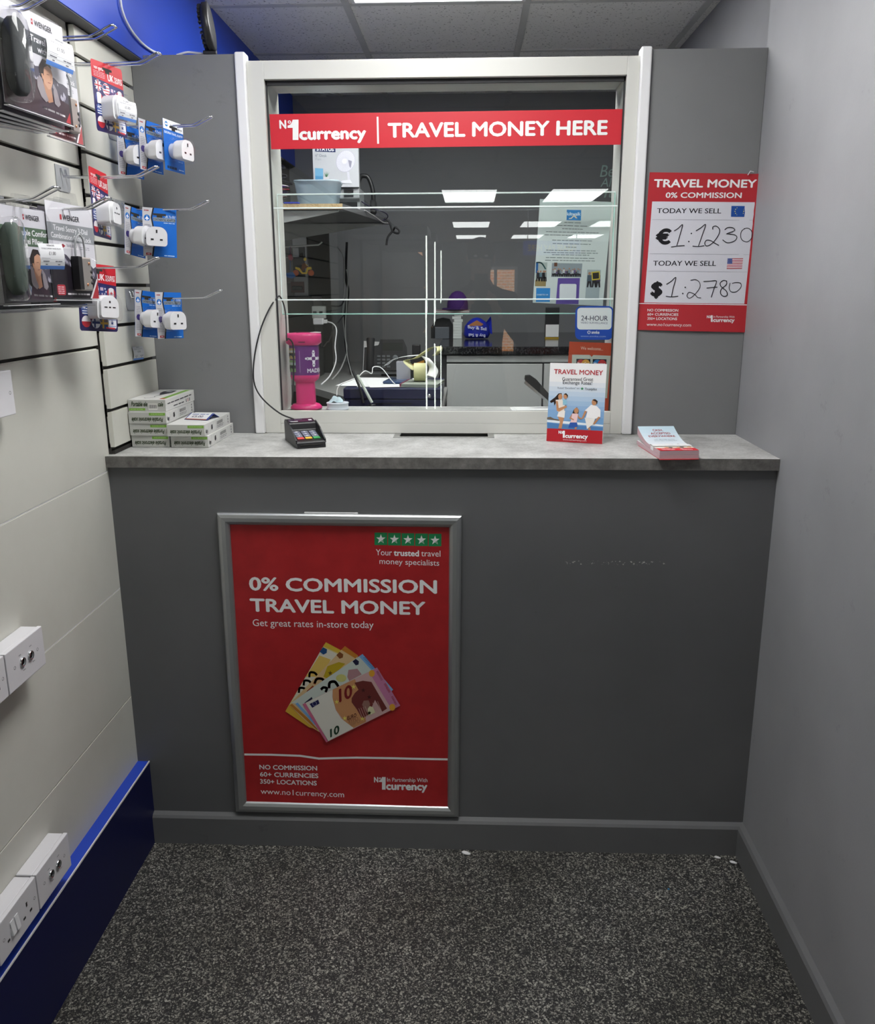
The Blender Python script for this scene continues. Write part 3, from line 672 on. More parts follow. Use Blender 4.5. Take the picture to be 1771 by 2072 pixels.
for i in range(6): sh.rect(1396 + 11 * math.cos(i) - 2, 472 + 11 * math.sin(i) - 2, 1399 + 11 * math.cos(i), 475 + 11 * math.sin(i), '#2450b4', 4)
sh.text('www.annke.com', (1328, 513), (1543, 516), 15, '#a9bce8', 0, 3)
sheet_part('lettering', t, sh)

q9 = cr(170 / 1601, 1080, 400)
cs_ = [(60, 42), (1422, 60), (1328, 2062), (-25, 2000)]
w_, h_, b_, r_ = on_plane(q9(*cs_), YM + .009)
t = thing('charity_notice', 'white charity walk notice with photos taped inside the middle glass', 'paper', M=frame((b_.x, YM + .0100, b_.z), 0, -r_))
sh = Sheet(w_, h_, cs_, th=.0003); sh.base(mat('notice_paper', (.60, .66, .65), .6)); sheet_part('paper_sheet', t, sh)
sh = Sheet(w_, h_, cs_, th=.0003, mb=MB())
sh.rect(566, 228, 838, 422, '#2d84c8', 1); sh.text('kiltwalk', (570, 335), (828, 330), 62, '#e8f0f4', .02, 3)
sh.poly([(690, 330), (730, 330), (770, 385), (740, 385), (705, 350), (660, 395), (610, 400), (612, 385), (650, 378)], '#e0d4c0', 4)
for y, a, b, n in ((470, 528, 862, 3), (530, 395, 990, 5), (590, 488, 890, 7), (652, 190, 1195, 14), (712, 165, 1205, 14), (808, 310, 1080, 9), (872, 320, 1052, 8), (935, 570, 780, 4), (998, 200, 1155, 13), (1042, 155, 1195, 13), (1082, 312, 1030, 9), (1140, 200, 1145, 10), (1190, 185, 1150, 11)):
    sh.words((a, y), (b, y + 4), 11, '#56605f', 1, n)
sheet_part('print', t, sh)
sh = Sheet(w_, h_, cs_, th=.0003, mb=MB())
def ppl(x, y, h, c, skin='#a8806a'):
    sh.ell(x, y - h * .9, h * .09, h * .1, skin, 3, 8); sh.poly([(x - h * .13, y - h * .8), (x + h * .13, y - h * .8), (x + h * .15, y - h * .4), (x - h * .15, y - h * .4)], c, 3)
    sh.poly([(x - h * .13, y - h * .4), (x + h * .13, y - h * .4), (x + h * .16, y), (x + h * .06, y), (x, y - h * .3), (x - h * .06, y), (x - h * .16, y)], '#26242a', 3)
sh.poly([(18, 1222), (232, 1228), (215, 1685), (5, 1680)], '#a9b4b0', 1); sh.rect(10, 1560, 214, 1684, '#948258', 2); sh.curve([(30, 1230), (120, 1240), (200, 1350)], 26, '#3f6f72', 2); sh.rect(16, 1230, 60, 1430, '#2e66a0', 2)
for x, c in ((60, '#33313a'), (110, '#5d7a86'), (165, '#2c2730'), (195, '#8a8f90')): ppl(x, 1590, 210, c)
sh.poly([(320, 1235), (898, 1240), (885, 1505), (312, 1500)], '#8d989e', 1)
for i in range(16): ppl(345 + 34 * i, 1498, 150 + 25 * math.sin(i * 2.3), ('#9a9ea2', '#c0c4c6', '#6a5a80', '#4a4650', '#7a8a92')[i % 5])
sh.rect(360, 1228, 418, 1300, '#6a4430', 4)
sh.poly([(1000, 1355), (1262, 1360), (1245, 1945), (975, 1942)], '#a2aeb2', 1); ppl(1045, 1700, 300, '#4a5a66'); ppl(1140, 1700, 300, '#2c2a30'); ppl(1215, 1700, 300, '#4a3c5a')
sh.poly([(1075, 1400), (1240, 1382), (1250, 1545), (1095, 1565)], '#c8b440', 5); sh.poly([(1100, 1420), (1222, 1406), (1230, 1525), (1112, 1540)], '#2c2a26', 6)
sheet_part('photo_print', t, sh)
sh = Sheet(w_, h_, cs_, th=.0003, mb=MB())
sh.rect(35, 1718, 300, 1985, '#2d84c8', 1); sh.text('DIABETES UK', (50, 1858), (266, 1858), 26, '#d4e4ee', .01, 2); sh.rect(50, 1866, 268, 1872, '#5a90a0', 2)
sh.poly([(440, 1525), (862, 1520), (852, 2030), (415, 2025)], '#5f4a98', 1); rrect(sh, 478, 1635, 800, 1925, 28, '#d9dde0', 2)
sheet_part('sticker_print', t, sh)

cs_ = [(1222, 560), (1612, 566), (1580, 1155), (1190, 1140)]
w_, h_, b_, r_ = on_plane(q7(*cs_), .398)
t = thing('card_welcome_sign', 'orange-red We welcome payment card sign standing behind the glass', 'sign', M=frame((b_.x, .3985, ZB - .004), 0, -r_))
sh = Sheet(w_, h_ * 1.0, cs_, th=.0012)
ORG = mat('orange_red_card', (.46, .062, .022), .45)
sh.base(ORG); sheet_part('card', t, sh)
sh = Sheet(w_, h_, cs_, th=.0013, mb=MB(), eps=.0002)
sh.text('We welcome...', (1316, 624), (1506, 628), 26, '#e0c4b4', .004, 2)
sh.poly([(1246, 668), (1395, 668), (1410, 684), (1425, 668), (1572, 672), (1552, 1036), (1236, 1030)], '#b8beb4', 1)
for x, c1, c2, s_ in ((1282, '#b0302c', '#d09a34', 'MasterCard'), (1420, '#2a78b8', '#b83434', 'Maestro')):
    sh.rect(x, 702, x + 118, 800, '#15182a', 2); sh.ell(x + 40, 742, 36, 36, c1, 3); sh.ell(x + 80, 742, 36, 36, c2, 4); sh.text(s_, (x + 8, 752), (x + 108, 753), 24, '#e8e8ea', .02, 5)
sheet_part('lettering', t, sh)
# stood out from the ledge by its own strut
# --- show card and leaflets on the counter
cs_ = [(300, 180), (1425, 215), (1370, 1760), (258, 1700)]
b0, b1 = at(1106.3, 892.8, 2, HC), at(1219.2, 898.8, 2, HC)
yw = math.atan2(b1.y - b0.y, b1.x - b0.x); cw, ch = (b1 - b0).length, .216
t = thing('show_card', 'small travel money show card with a beach family on the counter', 'card', M=frame(((b0.x + b1.x) / 2, (b0.y + b1.y) / 2, HC + .0008), yw, 0, -.10))
sh = Sheet(cw, ch, cs_, th=.0022); sh.base(PAPER)
NB = 14
for i in range(NB):
    a, b = i / NB, (i + 1) / NB
    f = lambda v: ((300 - 42 * v * .84 / 1), 180 + 1520 * v * .835); g = lambda v: (1425 - 46 * v, 215 + 1545 * v * .835)
    def bl_(v): k_ = min(1, max(0, (v - .22) / .5)); return '#%02x%02x%02x' % tuple(int(232 + (d - 232) * k_) for d in (128, 168, 210))
    sh.poly([f(a), g(a), g(b), f(b)], bl_(a), 1)
sheet_part('card_face', t, sh)
sh = Sheet(cw, ch, cs_, th=.0023, mb=MB(), eps=.0002); T = sh.text
sh.poly([(264, 1452), (1372, 1505), (1368, 1762), (257, 1700)], '#b3202b', 1)
T('TRAVEL MONEY', (378, 392), (1350, 427), 90, '#b03034', .022, 3); T('Guaranteed Great', (545, 528), (1160, 540), 66, '#34363c', .004, 3); T('Exchange Rates!', (560, 592), (1140, 612), 66, '#34363c', .004, 3)
T('Rated "Excellent" on', (458, 686), (890, 696), 36, '#7a828c', 0, 3); sh.star(945, 686, 36, '#2f8a52', 3); T('Trustpilot', (1000, 714), (1240, 722), 46, '#34363c', .008, 3)
sh.flush('lettering', t); sh.logo(583, 1500, 138, '#f2f2f2', .04, 3); T('www.no1currency.com', (585, 1683), (1055, 1712), 30, '#f0d8d8', 0, 3)
sheet_part('lettering', t, sh)
sh = Sheet(cw, ch, cs_, th=.0023, mb=MB(), eps=.00015)
po = lambda c, L, *p: sh.poly(list(p), c, L)
po('#6f9cc8', 2, (262, 1310), (1378, 1260), (1374, 1505), (264, 1450)); po('#e4ebf0', 3, (262, 1290), (480, 1300), (1378, 1390), (1376, 1420), (700, 1370), (262, 1330)); po('#4f7fb4', 3, (262, 1340), (700, 1390), (1375, 1440), (1374, 1500), (264, 1450))
po('#6f6458', 4, (262, 1240), (330, 1228), (400, 1265), (520, 1290), (500, 1310), (262, 1275))
SK, HR = '#c08a62', '#2a1d18'
po(HR, 5, (540, 770), (480, 775), (410, 850), (310, 925), (330, 960), (390, 940), (400, 1010), (450, 930), (500, 880), (555, 850)); sh.ell(515, 840, 42, 56, SK, 6)
po('#e9dfd4', 6, (425, 900), (555, 890), (610, 1010), (600, 1130), (470, 1130), (440, 1040)); po(SK, 7, (430, 920), (470, 930), (490, 1060), (640, 1010), (655, 1040), (500, 1130), (450, 1110)); po('#efeae4', 7, (490, 1130), (620, 1110), (608, 1250), (460, 1220))
po(SK, 6, (470, 1210), (600, 1250), (580, 1330), (555, 1460), (490, 1455), (520, 1330)); sh.ell(620, 830, 42, 50, SK, 8); po(HR, 9, (580, 790), (630, 770), (668, 810), (660, 860), (640, 810)); po('#8fc1d4', 8, (570, 900), (640, 900), (655, 990), (570, 1000))
sh.ell(840, 1110, 44, 55, SK, 8); po(HR, 7, (790, 1090), (850, 1045), (890, 1100), (880, 1190), (800, 1180), (740, 1220), (770, 1140)); po('#ecc9c8', 8, (760, 1165), (880, 1170), (850, 1350), (730, 1340)); po(SK, 7, (870, 1180), (900, 1230), (960, 1265), (950, 1280), (880, 1260)); po(SK, 9, (750, 1180), (705, 1260), (790, 1300), (800, 1280), (745, 1250))
po('#2f56a4', 9, (720, 1340), (860, 1340), (875, 1420), (800, 1440), (690, 1440)); po(SK, 8, (810, 1430), (860, 1425), (850, 1470), (820, 1470))
sh.ell(1190, 950, 48, 62, SK, 8); po(HR, 9, (1150, 905), (1210, 890), (1262, 930), (1245, 1000), (1225, 940)); po('#f0eeee', 8, (1130, 1000), (1240, 1020), (1320, 1100), (1320, 1240), (1220, 1270), (1030, 1250), (1060, 1130), (1010, 1110)); po(SK, 7, (1010, 1110), (1050, 1130), (985, 1260), (945, 1270))
po(SK, 9, (1280, 1230), (1320, 1240), (1210, 1380), (1170, 1370)); po('#ebe6df', 9, (1010, 1250), (1215, 1270), (1180, 1380), (1130, 1410), (1060, 1470), (1040, 1360)); po(SK, 8, (1080, 1440), (1130, 1440), (1135, 1490), (1085, 1490))
sheet_part('family_picture', t, sh)
m = MB(); m.prism([(0, .001), (.075, .0086), (.012, .15), (0, .15)], -.008, .008, PAPER, 'x'); m.build('strut', t)

# leaflets: two banded bundles lying one on the other
b0, b1 = at(1332, 930.5, 2, HC), at(1418, 929.5, 2, HC)
yw = math.atan2(b1.y - b0.y, b1.x - b0.x); lw = .099; ll = .21
back = at(1289, 872, 2, HC); yw2 = math.atan2(back.y - b0.y, back.x - b0.x) - PI / 2
base = Vector(((b0.x + b1.x) / 2, (b0.y + b1.y) / 2, HC))
EDG = mat('leaflet_paper_edge', (.56, .38, .41), .7)
def leaflets(name, label, z0, z1, lift, face):
    t = thing(name, label, 'leaflets', (base.x, base.y + .004, HC + z0), .08, 'bundles of leaflets on the counter')
    m = MB(); n = 12; h0 = z1 - z0
    up = lambda v: lift * max(0, (v - .45) / .55) ** 1.8
    lo = lambda v: (lift * .6 * max(0, (v - .5) / .5) ** 1.8 if z0 > .005 else 0)
    vs = []
    for i in range(n + 1):
        v = i / n
        for x in (-lw / 2, lw / 2): vs += [(x, v * ll, lo(v)), (x, v * ll, h0 + up(v))]
    fs = []
    for i in range(n):
        a = 4 * i
        fs += [(a, a + 1, a + 5, a + 4), (a + 2, a + 6, a + 7, a + 3), (a, a + 4, a + 6, a + 2)]
    m.add(vs, fs + [(0, 2, 3, 1), (4 * n, 4 * n + 1, 4 * n + 3, 4 * n + 2)], EDG)
    m.add(vs, [(4 * i + 1, 4 * i + 3, 4 * i + 7, 4 * i + 5) for i in range(n)], PAPER)
    m.build('paper_stack', t)
    if face:
        wp = lambda x, y, z: (x, z, h0 + .0004 + up(z / ll) + (-y) * .6)
        sh = Sheet(lw, ll, None, th=.0002, warp=wp, eps=.0003)
        for i in range(8): sh.rect(0, i / 8 * .66, 1, (i + 1) / 8 * .66, '#%02x%02x%02x' % (190 + 6 * i, 214 + 3 * i, 226 + 2 * i), 1)
        sh.rect(0, .66, 1, .84, '#e9e2d6', 1); sh.rect(0, .84, 1, 1, '#d0232f', 2)
        sh.text('CASH,', (.36, .12), (.64, .12), .05, '#9a2c34', .02, 3); sh.text('ACCEPTED', (.26, .20), (.80, .20), .05, '#9a2c34', .02, 3); sh.text('EVERYWHERE', (.16, .28), (.88, .28), .05, '#9a2c34', .02, 3)
        sh.text('GET BETTER RATES', (.25, .37), (.80, .37), .028, '#6a7a86', 0, 3); sh.text('WITH NO1 CURRENCY', (.22, .42), (.84, .42), .028, '#6a7a86', 0, 3)
        sh.poly([(0, .56), (.2, .60), (.4, .58), (.6, .57), (.8, .63), (1, .62), (1, .68), (0, .66)], '#5a443a', 2)
        for i in range(7): sh.ell(.25 + .1 * i, .62 + .03 * math.sin(i * 2), .05, .04, ('#c89a78', '#3a2c28', '#e8e4e0', '#d0b090')[i % 4], 3, 8); sh.ell(.3 + .1 * i, .80 + .02 * math.sin(i * 3), .06, .035, ('#d89a6a', '#3a2c28', '#e8d8c0')[i % 3], 3, 8)
        sh.words((.1, .91), (.45, .91), .025, '#f0c8c8', 3, 3); sh.words((.1, .95), (.45, .95), .02, '#f0c8c8', 3, 3); sh.logo(.62, .89, .07, '#f6f6f6', 0, 3)
        sheet_part('cover', t, sh)
        m = MB(); a, b = .055, .078
        m.box(-lw / 2 - .0008, a, -.0003, -lw / 2 - .0002, b, h0 + .001, PAPER); m.box(lw / 2 + .0002, a, -.0003, lw / 2 + .0008, b, h0 + .001, PAPER); m.box(-lw / 2, a, h0 + .0022, lw / 2, b, h0 + .0028, PAPER)
        m.build('paper_band', t)
    return t
leaflets('leaflet_bundle', 'lower pink-edged leaflet bundle on the counter, under the banded one', .0012, .0118, 0, False)
leaflets('leaflet_bundle', 'upper leaflet bundle with curled sky-blue cover and white paper band', .0122, .0215, .028, True)
t = thing('leaflet', 'single red leaflet edge sticking out under the pink leaflet bundles', 'leaflet', (base.x, base.y - .002, HC), .08)
m = MB(); m.box(-lw / 2, 0, 0, lw / 2, ll - .01, .001, mat('red_leaflet', (.5, .02, .03), .4)); m.build('sheet', t)

# ================================================================== MERCHANDISE ON THE SLAT WALL
def hook(name, y, z, bend, label, wall=0.0, plate=False, sp=.011, rise=.020, tip=.045):
    """double chrome wire pushed into a groove: two rods joined at an upturned tip"""
    t = thing(name, label, 'hook', (wall, y, z), 0, 'chrome display hooks')
    bx = bend - wall
    def side(s): return [(-.006, s, .018), (.004, s, .016), (.008, s, .0), (bx * .55, s, -.002), (bx - .006, s, 0), (bx, s, .001), (bx + .006, s, .003), (bx + tip - .004, s, rise - .001), (bx + tip, s * .82, rise)]
    m = MB(); m.tube(side(-sp) + side(sp)[::-1], .0021, CHROME, 7)
    m.build('double_wire', t)
    m = MB()
    if plate:
        pts = [(-.034, .024), (.034, .024), (.034, -.022), (.027, -.032), (-.027, -.032), (-.034, -.022)]
        m.prism([(a, b) for a, b in pts], .0003, .0022, GREYP, 'x')
    else: m.box(-.008, -sp - .004, .010, .0015, sp + .004, .026, CHROME)
    m.build('back_plate', t)
    return t
hk = [('display_hook', -.52, 2.022, .165, 'double-wire chrome hook at the top left over the travel pillow packs', 0, False),
      ('display_hook', -.31, 2.030, .195, 'double-wire chrome hook poking out right of the upper travel pillow packs', 0, False),
      ('display_hook', -.045, 2.047, .19, 'double-wire chrome hook carrying the topmost red adaptor card', 0, False),
      ('display_hook', .19, 1.957, .232, 'double-wire chrome hook carrying three blue adaptor cards', .018, True),
      ('display_hook', -.085, 1.803, .178, 'chrome hook with grey plate carrying the half-hidden red adaptor card', 0, True),
      ('display_hook', -.53, 1.710, .15, 'double-wire chrome hook over the double comfort pillow packs', 0, False),
      ('display_hook', -.37, 1.708, .177, 'double-wire chrome hook over the cable lock packs', 0, False),
      ('display_hook', .185, 1.755, .212, 'chrome hook with grey plate carrying the middle pair of blue adaptor cards', .018, True),
      ('display_hook', -.18, 1.601, .198, 'thin chrome hook carrying the lowest red adaptor card', 0, False),
      ('display_hook', .205, 1.531, .225, 'lowest chrome hook on the recess wall, with the bottom pair of blue cards', .018, True)]
for q in hk: hook(q[0], q[1], q[2], q[3], q[4], q[5], q[6])

def card_M(x, y, z, yaw, roll, h): return frame((x, y, z), PI / 2 - yaw, -roll) @ Matrix.Translation((0, 0, -h))
def dshape(w_, h_, n=10):                   # rounded outline, flat bottom
    pts = []
    for cx, cz, r, a in ((w_ / 2 - .008, -h_ / 2 + .008, .008, -PI / 2), (w_ / 2 - .02, h_ / 2 - .02, .02, 0), (-w_ / 2 + .02, h_ / 2 - .02, .02, PI / 2), (-w_ / 2 + .008, -h_ / 2 + .008, .008, PI)):
        pts += [(cx + r * math.cos(a + PI / 2 * i / n), cz + r * math.sin(a + PI / 2 * i / n)) for i in range(n + 1)]
    return pts
def socket_face(m, c, y, s=1.0, uk=True):
    for a, b, w_, h_ in ((0, .012, .004, .008), (-.011, -.008, .007, .0042), (.011, -.008, .007, .0042)):
        m.box(c[0] + (a - w_ / 2) * s, y - .0004, c[1] + (b - h_ / 2) * s, c[0] + (a + w_ / 2) * s, y + .001, c[1] + (b + h_ / 2) * s, BLACK)
BW, BH = .084, .121
def blue_card(label, M, variant=0):
    t = thing('adaptor_pack', label, 'adaptor', M=M, group='blue adaptor packs on the hooks')
    sh = Sheet(BW, BH, None, th=.0006); sh.base(P('#1465c0'))
    if variant == 0:
        sh.poly([(0, 0), (.30, 0), (.24, .2), (.30, .45), (.35, .62), (.28, .85), (.25, 1), (0, 1)], '#bdbcc0', 1)
        sh.poly([(.30, 0), (.345, 0), (.28, .2), (.345, .45), (.39, .62), (.33, .85), (.30, 1), (.25, 1), (.28, .85), (.35, .62), (.30, .45), (.24, .2)], '#15151a', 1)
        sh.rect(.31, .19, .97, .265, '#8d9aa8', 2); sh.rect(.0, .0, 1, .02, '#1a6ec8', 2) if 0 else None
        sh.flush('card', t)
        sh.text('UK To EU', (.66, .18), (.96, .18), .045, '#d6e6f4', .02, 3); sh.text('CONTINENTAL ADAPTOR', (.31, .255), (.97, .255), .05, '#16181e', .015, 3); sh.words((.62, .30), (.96, .30), .014, '#b8d4ee', 2, 3); sh.flush('lettering', t); sh.words((.62, .975), (.96, .975), .016, '#b8d4ee', 2, 2)
        sh.flush('small_print', t)
        for i in range(15): sh.words((.05, .36 + .035 * i), (.22 + .03 * math.sin(i), .36 + .035 * i), .012, '#84848c', 3, 4)
        sh.words((.05, .07), (.2, .07), .02, '#9a3034', 3, 2)
        sh.flush('small_print', t)
        sh.ell(.13, .21, .092, .064, '#1e6ab8', 3); sh.poly([(.13, .16), (.145, .20), (.19, .225), (.19, .238), (.145, .23), (.143, .25), (.157, .262), (.103, .262), (.117, .25), (.115, .23), (.07, .238), (.07, .225), (.115, .20)], '#f0f0f4', 4)
        sh.flush('plane_emblem', t)
        sh.ell(.15, .58, .095, .066, '#2a1a66', 5); sh.flush('purple_dot', t)
        sh.rect(.08, .93, .24, .975, '#b0363a', 4); sh.rect(.12, .945, .2, .96, '#d8c8c8', 5)
        sheet_part('red_mark', t, sh)
    else:
        sh.rect(0, 0, 1, .19, '#e4e6ea', 1); sh.flush('card', t)
        sh.ell(.16, .09, .075, .052, '#2c7ab8', 3); sh.rect(.10, .075, .22, .105, '#e4e6ea', 4); sh.text('bluu', (.36, .14), (.62, .14), .07, '#30323a', .03, 3); sh.words((.7, .14), (.95, .14), .02, '#70747c', 3, 2)
        sh.flush('logo', t)
        sh.text('EUROPEAN TRAVEL ADAPTER', (.04, .275), (.96, .275), .045, '#d8e6f4', .03, 3); sh.flush('lettering', t); sh.words((.68, .95), (.95, .95), .016, '#b8d4ee', 2, 2); sh.words((.1, .96), (.6, .96), .05, '#16345a', 3, 4)
        sheet_part('lettering', t, sh)
    m = MB(); m.prism([(-.016, BH - .013), (.016, BH - .013), (.016, BH - .018), (.007, BH - .018), (.007, BH - .023), (-.007, BH - .023), (-.007, BH - .018), (-.016, BH - .018)], -.0012, -.0008, SLOT, 'y'); m.build('hang_slot', t)
    cx, cz = -.009, BH * .40
    m = MB(); m.lathe([(.0002, 0), (.018, 0), (.0185, .002), (.0185, .017), (.0172, .0185), (.0172, .0205)], PLUGW, (0, 0, 0), 28, M=Matrix.Translation((cx, -.0012, cz)) @ Matrix.Rotation(PI / 2, 4, 'X'))
    D = dshape(.052, .047); m.prism([(cx + a * .93, cz + b * .93) for a, b in D], -.024, -.0195, PLUGW, 'y', smooth=False); m.prism([(cx + a, cz + b) for a, b in D], -.047, -.024, PLUGW, 'y', smooth=False)
    pl = m.build('plug', t, .0012)
    m = MB(); socket_face(m, (cx, cz), -.0472); m.words = None; m.build('socket_holes', pl)
    m = MB()
    bl_ = [(cx + a * 1.22, cz + b * 1.25) for a, b in dshape(.052, .05)]
    n = len(bl_); m.add([(a, -.0012, b) for a, b in bl_] + [(cx + (a - cx) * .9, -.050, cz + (b - cz) * .9) for a, b in bl_], [(i, (i + 1) % n, n + (i + 1) % n, n + i) for i in range(n)] + [list(range(n, 2 * n))[::-1]], CLEAR)
    m.build('blister', t)
    return t
a1 = blue_card('blue continental adaptor card rearmost of the three on the upper hook', card_M(.0653, .1788, 1.9544, .45, -.05, BH))
BLUE = [('blue continental adaptor card in the middle of the three on the upper hook', (.1199, .1800, 1.9660, .3827, -.0615)),
        ('blue continental adaptor card rear one on the middle recess hook', (.0661, .1674, 1.7576, .2753, -.13)),
        ('blue continental adaptor card in front on the middle recess hook, socket facing the viewer', (.1297, .1698, 1.7564, 1.20, -.06)),
        ('blue continental adaptor card rear one on the lowest recess hook', (.0722, .1806, 1.5491, .40, -.10)),
        ('blue continental adaptor card in front on the lowest recess hook', (.1301, .1831, 1.5455, .5754, -.0197))]
for lb, q in BLUE:
    d = dup(a1, M=card_M(*q, BH)); d['label'] = lb
blue_card('blue European adaptor card with white header in front on the upper hook', card_M(.1765, .1846, 1.9666, .2844, -.0370, BH), 1)

UW, UH = .110, .147
def flag_dot(sh, x, y, kind, r=.115):
    ry = r * UW / UH; L = 2
    if kind == 'uk':
        sh.ell(x, y, r, ry, '#23305e', L); sh.line([(x - r * .6, y - ry * .6), (x + r * .6, y + ry * .6)], .03, '#d8d4dc', L + 1); sh.line([(x - r * .6, y + ry * .6), (x + r * .6, y - ry * .6)], .03, '#d8d4dc', L + 1.4)
        sh.rect(x - r * .95, y - .02, x + r * .95, y + .02, '#d8d4dc', L + 2); sh.rect(x - .028, y - ry * .95, x + .028, y + ry * .95, '#d8d4dc', L + 2.3); sh.rect(x - r * .95, y - .01, x + r * .95, y + .01, '#a82c34', L + 3); sh.rect(x - .015, y - ry * .95, x + .015, y + ry * .95, '#a82c34', L + 3.3); return
    if kind == 'us':
        sh.ell(x, y, r, ry, '#d8d4dc', L)
        for i in range(4): q = -.75 + .5 * i; hw = r * math.sqrt(1 - q * q) * .95; sh.rect(x - hw, y + q * ry - .008, x + hw, y + q * ry + .008, '#a83440', L + 1)
        sh.rect(x - r * .8, y - ry * .6, x, y, '#23305e', L + 2); return
    if kind == 'au': sh.ell(x, y, r, ry, '#22306a', L); sh.rect(x - r * .7, y - ry * .6, x, y - ry * .05, '#b8a0b0', L + 1); [sh.star(x + a * r, y + b * ry, .028, '#d8d8e0', L + 1, .02) for a, b in ((.4, -.4), (.6, .1), (.3, .5), (-.3, .5))]; return
    if kind in ('ca', 'fr'):
        sh.ell(x, y, r, ry, '#dcd8dc', L); c1, c2 = ('#b02c34', '#b02c34') if kind == 'ca' else ('#2c3a80', '#b02c34')
        sh.ell(x, y, r, ry, c1, L + 1, 12, PI * .7, PI * 1.3); sh.ell(x, y, r, ry, c2, L + 1, 12, -PI * .3, PI * .3)
        if kind == 'ca': sh.star(x, y, .05, '#b02c34', L + 2, .036)
        return
    if kind == 'gr':
        sh.ell(x, y, r, ry, '#2c4a90', L)
        for i in range(4): sh.rect(x - r * .8, y - ry * .6 + i * ry * .4, x + r * .8, y - ry * .42 + i * ry * .4, '#dcdce4', L + 1)
        sh.rect(x - r * .75, y - ry * .7, x - .01, y + .0, '#2c4a90', L + 2); sh.rect(x - r * .75, y - ry * .4, x - .01, y - ry * .25, '#dcdce4', L + 3); sh.rect(x - r * .45, y - ry * .7, x - r * .3, y, '#dcdce4', L + 3.4); return
    if kind == 'pl': sh.ell(x, y, r, ry, '#dcd8dc', L); sh.ell(x, y, r, ry, '#b02c38', L + 1, 14, 0, PI); return
    bg, cc = ('#dcdce4', '#24346e') if kind == 'fi' else ('#2c4c80', '#b8943c')
    if kind in ('fi', 'se'): sh.ell(x, y, r, ry, bg, L); sh.rect(x - r * .9, y - .018, x + r * .9, y + .018, cc, L + 1); sh.rect(x - .055, y - ry * .9, x - .01, y + ry * .9, cc, L + 1.4); return
    rrect(sh, x - r, y - ry * .9, x + r, y + ry * .9, .02, '#dcdce4', L); sh.rect(x - r * .9, y - ry * .65, x + r * .9, y - ry * .5, '#8a9ac8', L + 1); sh.rect(x - r * .9, y + ry * .5, x + r * .9, y + ry * .65, '#8a9ac8', L + 1); sh.star(x, y, .05, '#24346e', L + 1, .037, 6)
def uk_card(label, M):
    t = thing('tourist_adaptor_pack', label, 'adaptor', M=M, group='red and blue tourist adaptor packs')
    wp = lambda x, y, z: (x, y - .004 * math.cos(x * 20) + .004, z)
    sh = Sheet(UW, UH, None, th=.0006); 
    rrect(sh, 0, 0, 1, 1, .05, '#2c2656', 1); sh.poly([(.0, .05), (.015, .012), (.05, 0), (.95, 0), (.985, .012), (1, .05), (1, .30), (0, .24)], '#b81f2c', 2); sh.flush('card', t)
    sh.text('ver-gens', (.08, .12), (.38, .12), .05, '#e8c8cc', .03, 4)
    for i in range(4): sh.words((.06, .155 + .022 * i), (.42, .158 + .022 * i), .008, '#e0a8b0', 4, 5)
    sh.text('UK', (.50, .235), (.69, .235), .095, '#f2ecee', .02, 4); sh.text('TOURIST', (.71, .195), (.97, .195), .04, '#f2ecee', .02, 4); sh.text('ADAPTOR', (.71, .24), (.97, .24), .04, '#f2ecee', .02, 4)
    sh.flush('lettering', t); sh.words((.68, .955), (.95, .965), .025, '#c83a48', 4, 2); sh.flush('lettering', t)
    F = [('uk', .17, .345), ('us', .42, .37), ('au', .65, .39), ('ca', .86, .42), ('fr', .17, .525), ('gr', .17, .68), ('pl', .17, .86), ('fi', .42, .87), ('se', .64, .875), ('il', .85, .87)]
    for kd, x, y in F: flag_dot(sh, x, y, kd); sh.flush('flag_print', t)
    m = MB(); m.prism([(-.016, UH - .010), (.016, UH - .010), (.016, UH - .015), (.007, UH - .015), (.007, UH - .021), (-.007, UH - .021), (-.007, UH - .015), (-.016, UH - .015)], -.0016, -.0012, SLOT, 'y'); m.build('hang_slot', t)
    cx, cz = -.002, UH * .36
    m = MB(); D = dshape(.060, .052)
    m.prism([(cx + a, cz + b) for a, b in D], -.031, -.0015, PLUGW, 'y'); m.prism([(cx + a * .86, cz + b * .86) for a, b in D], -.038, -.031, PLUGW, 'y')
    pl = m.build('plug', t, .003, 3)
    m = MB(); y = -.0382
    m.box(cx - .002, y - .0003, cz + .009, cx + .002, y + .001, cz + .014, BLACK)
    for a, w_, h_ in ((-.012, .008, .0025), (0, .005, .003), (.012, .008, .0025)): m.box(cx + a - w_ / 2, y - .0003, cz - h_ / 2, cx + a + w_ / 2, y + .001, cz + h_ / 2, BLACK)
    m.build('socket_holes', pl)
    m = MB(); O = [(cx + a * 1.13, cz + b * 1.14) for a, b in dshape(.060, .054)]; n = len(O)
    m.add([(a, -.0013, b) for a, b in O] + [(cx + (a - cx) * .95, -.042, cz + (b - cz) * .95) for a, b in O], [(i, (i + 1) % n, n + (i + 1) % n, n + i) for i in range(n)] + [list(range(n, 2 * n))[::-1]], CLEAR)
    m.build('blister', t)
    return t
UM = card_M(.1142, -.0563, 2.0440, .2455, .0026, UH)
u1 = uk_card('red and navy tourist adaptor card hanging topmost with a price ticket', UM)
d = dup(u1, M=card_M(.0900, -.1010, 1.8150, -.05, -.05, UH)); d['label'] = 'red and navy tourist adaptor card half hidden behind the cable lock packs'
d = dup(u1, M=card_M(.1027, -.1861, 1.6080, .40, -.07, UH)); d['label'] = 'red and navy tourist adaptor card lowest on the wall, right below the cable lock pack'

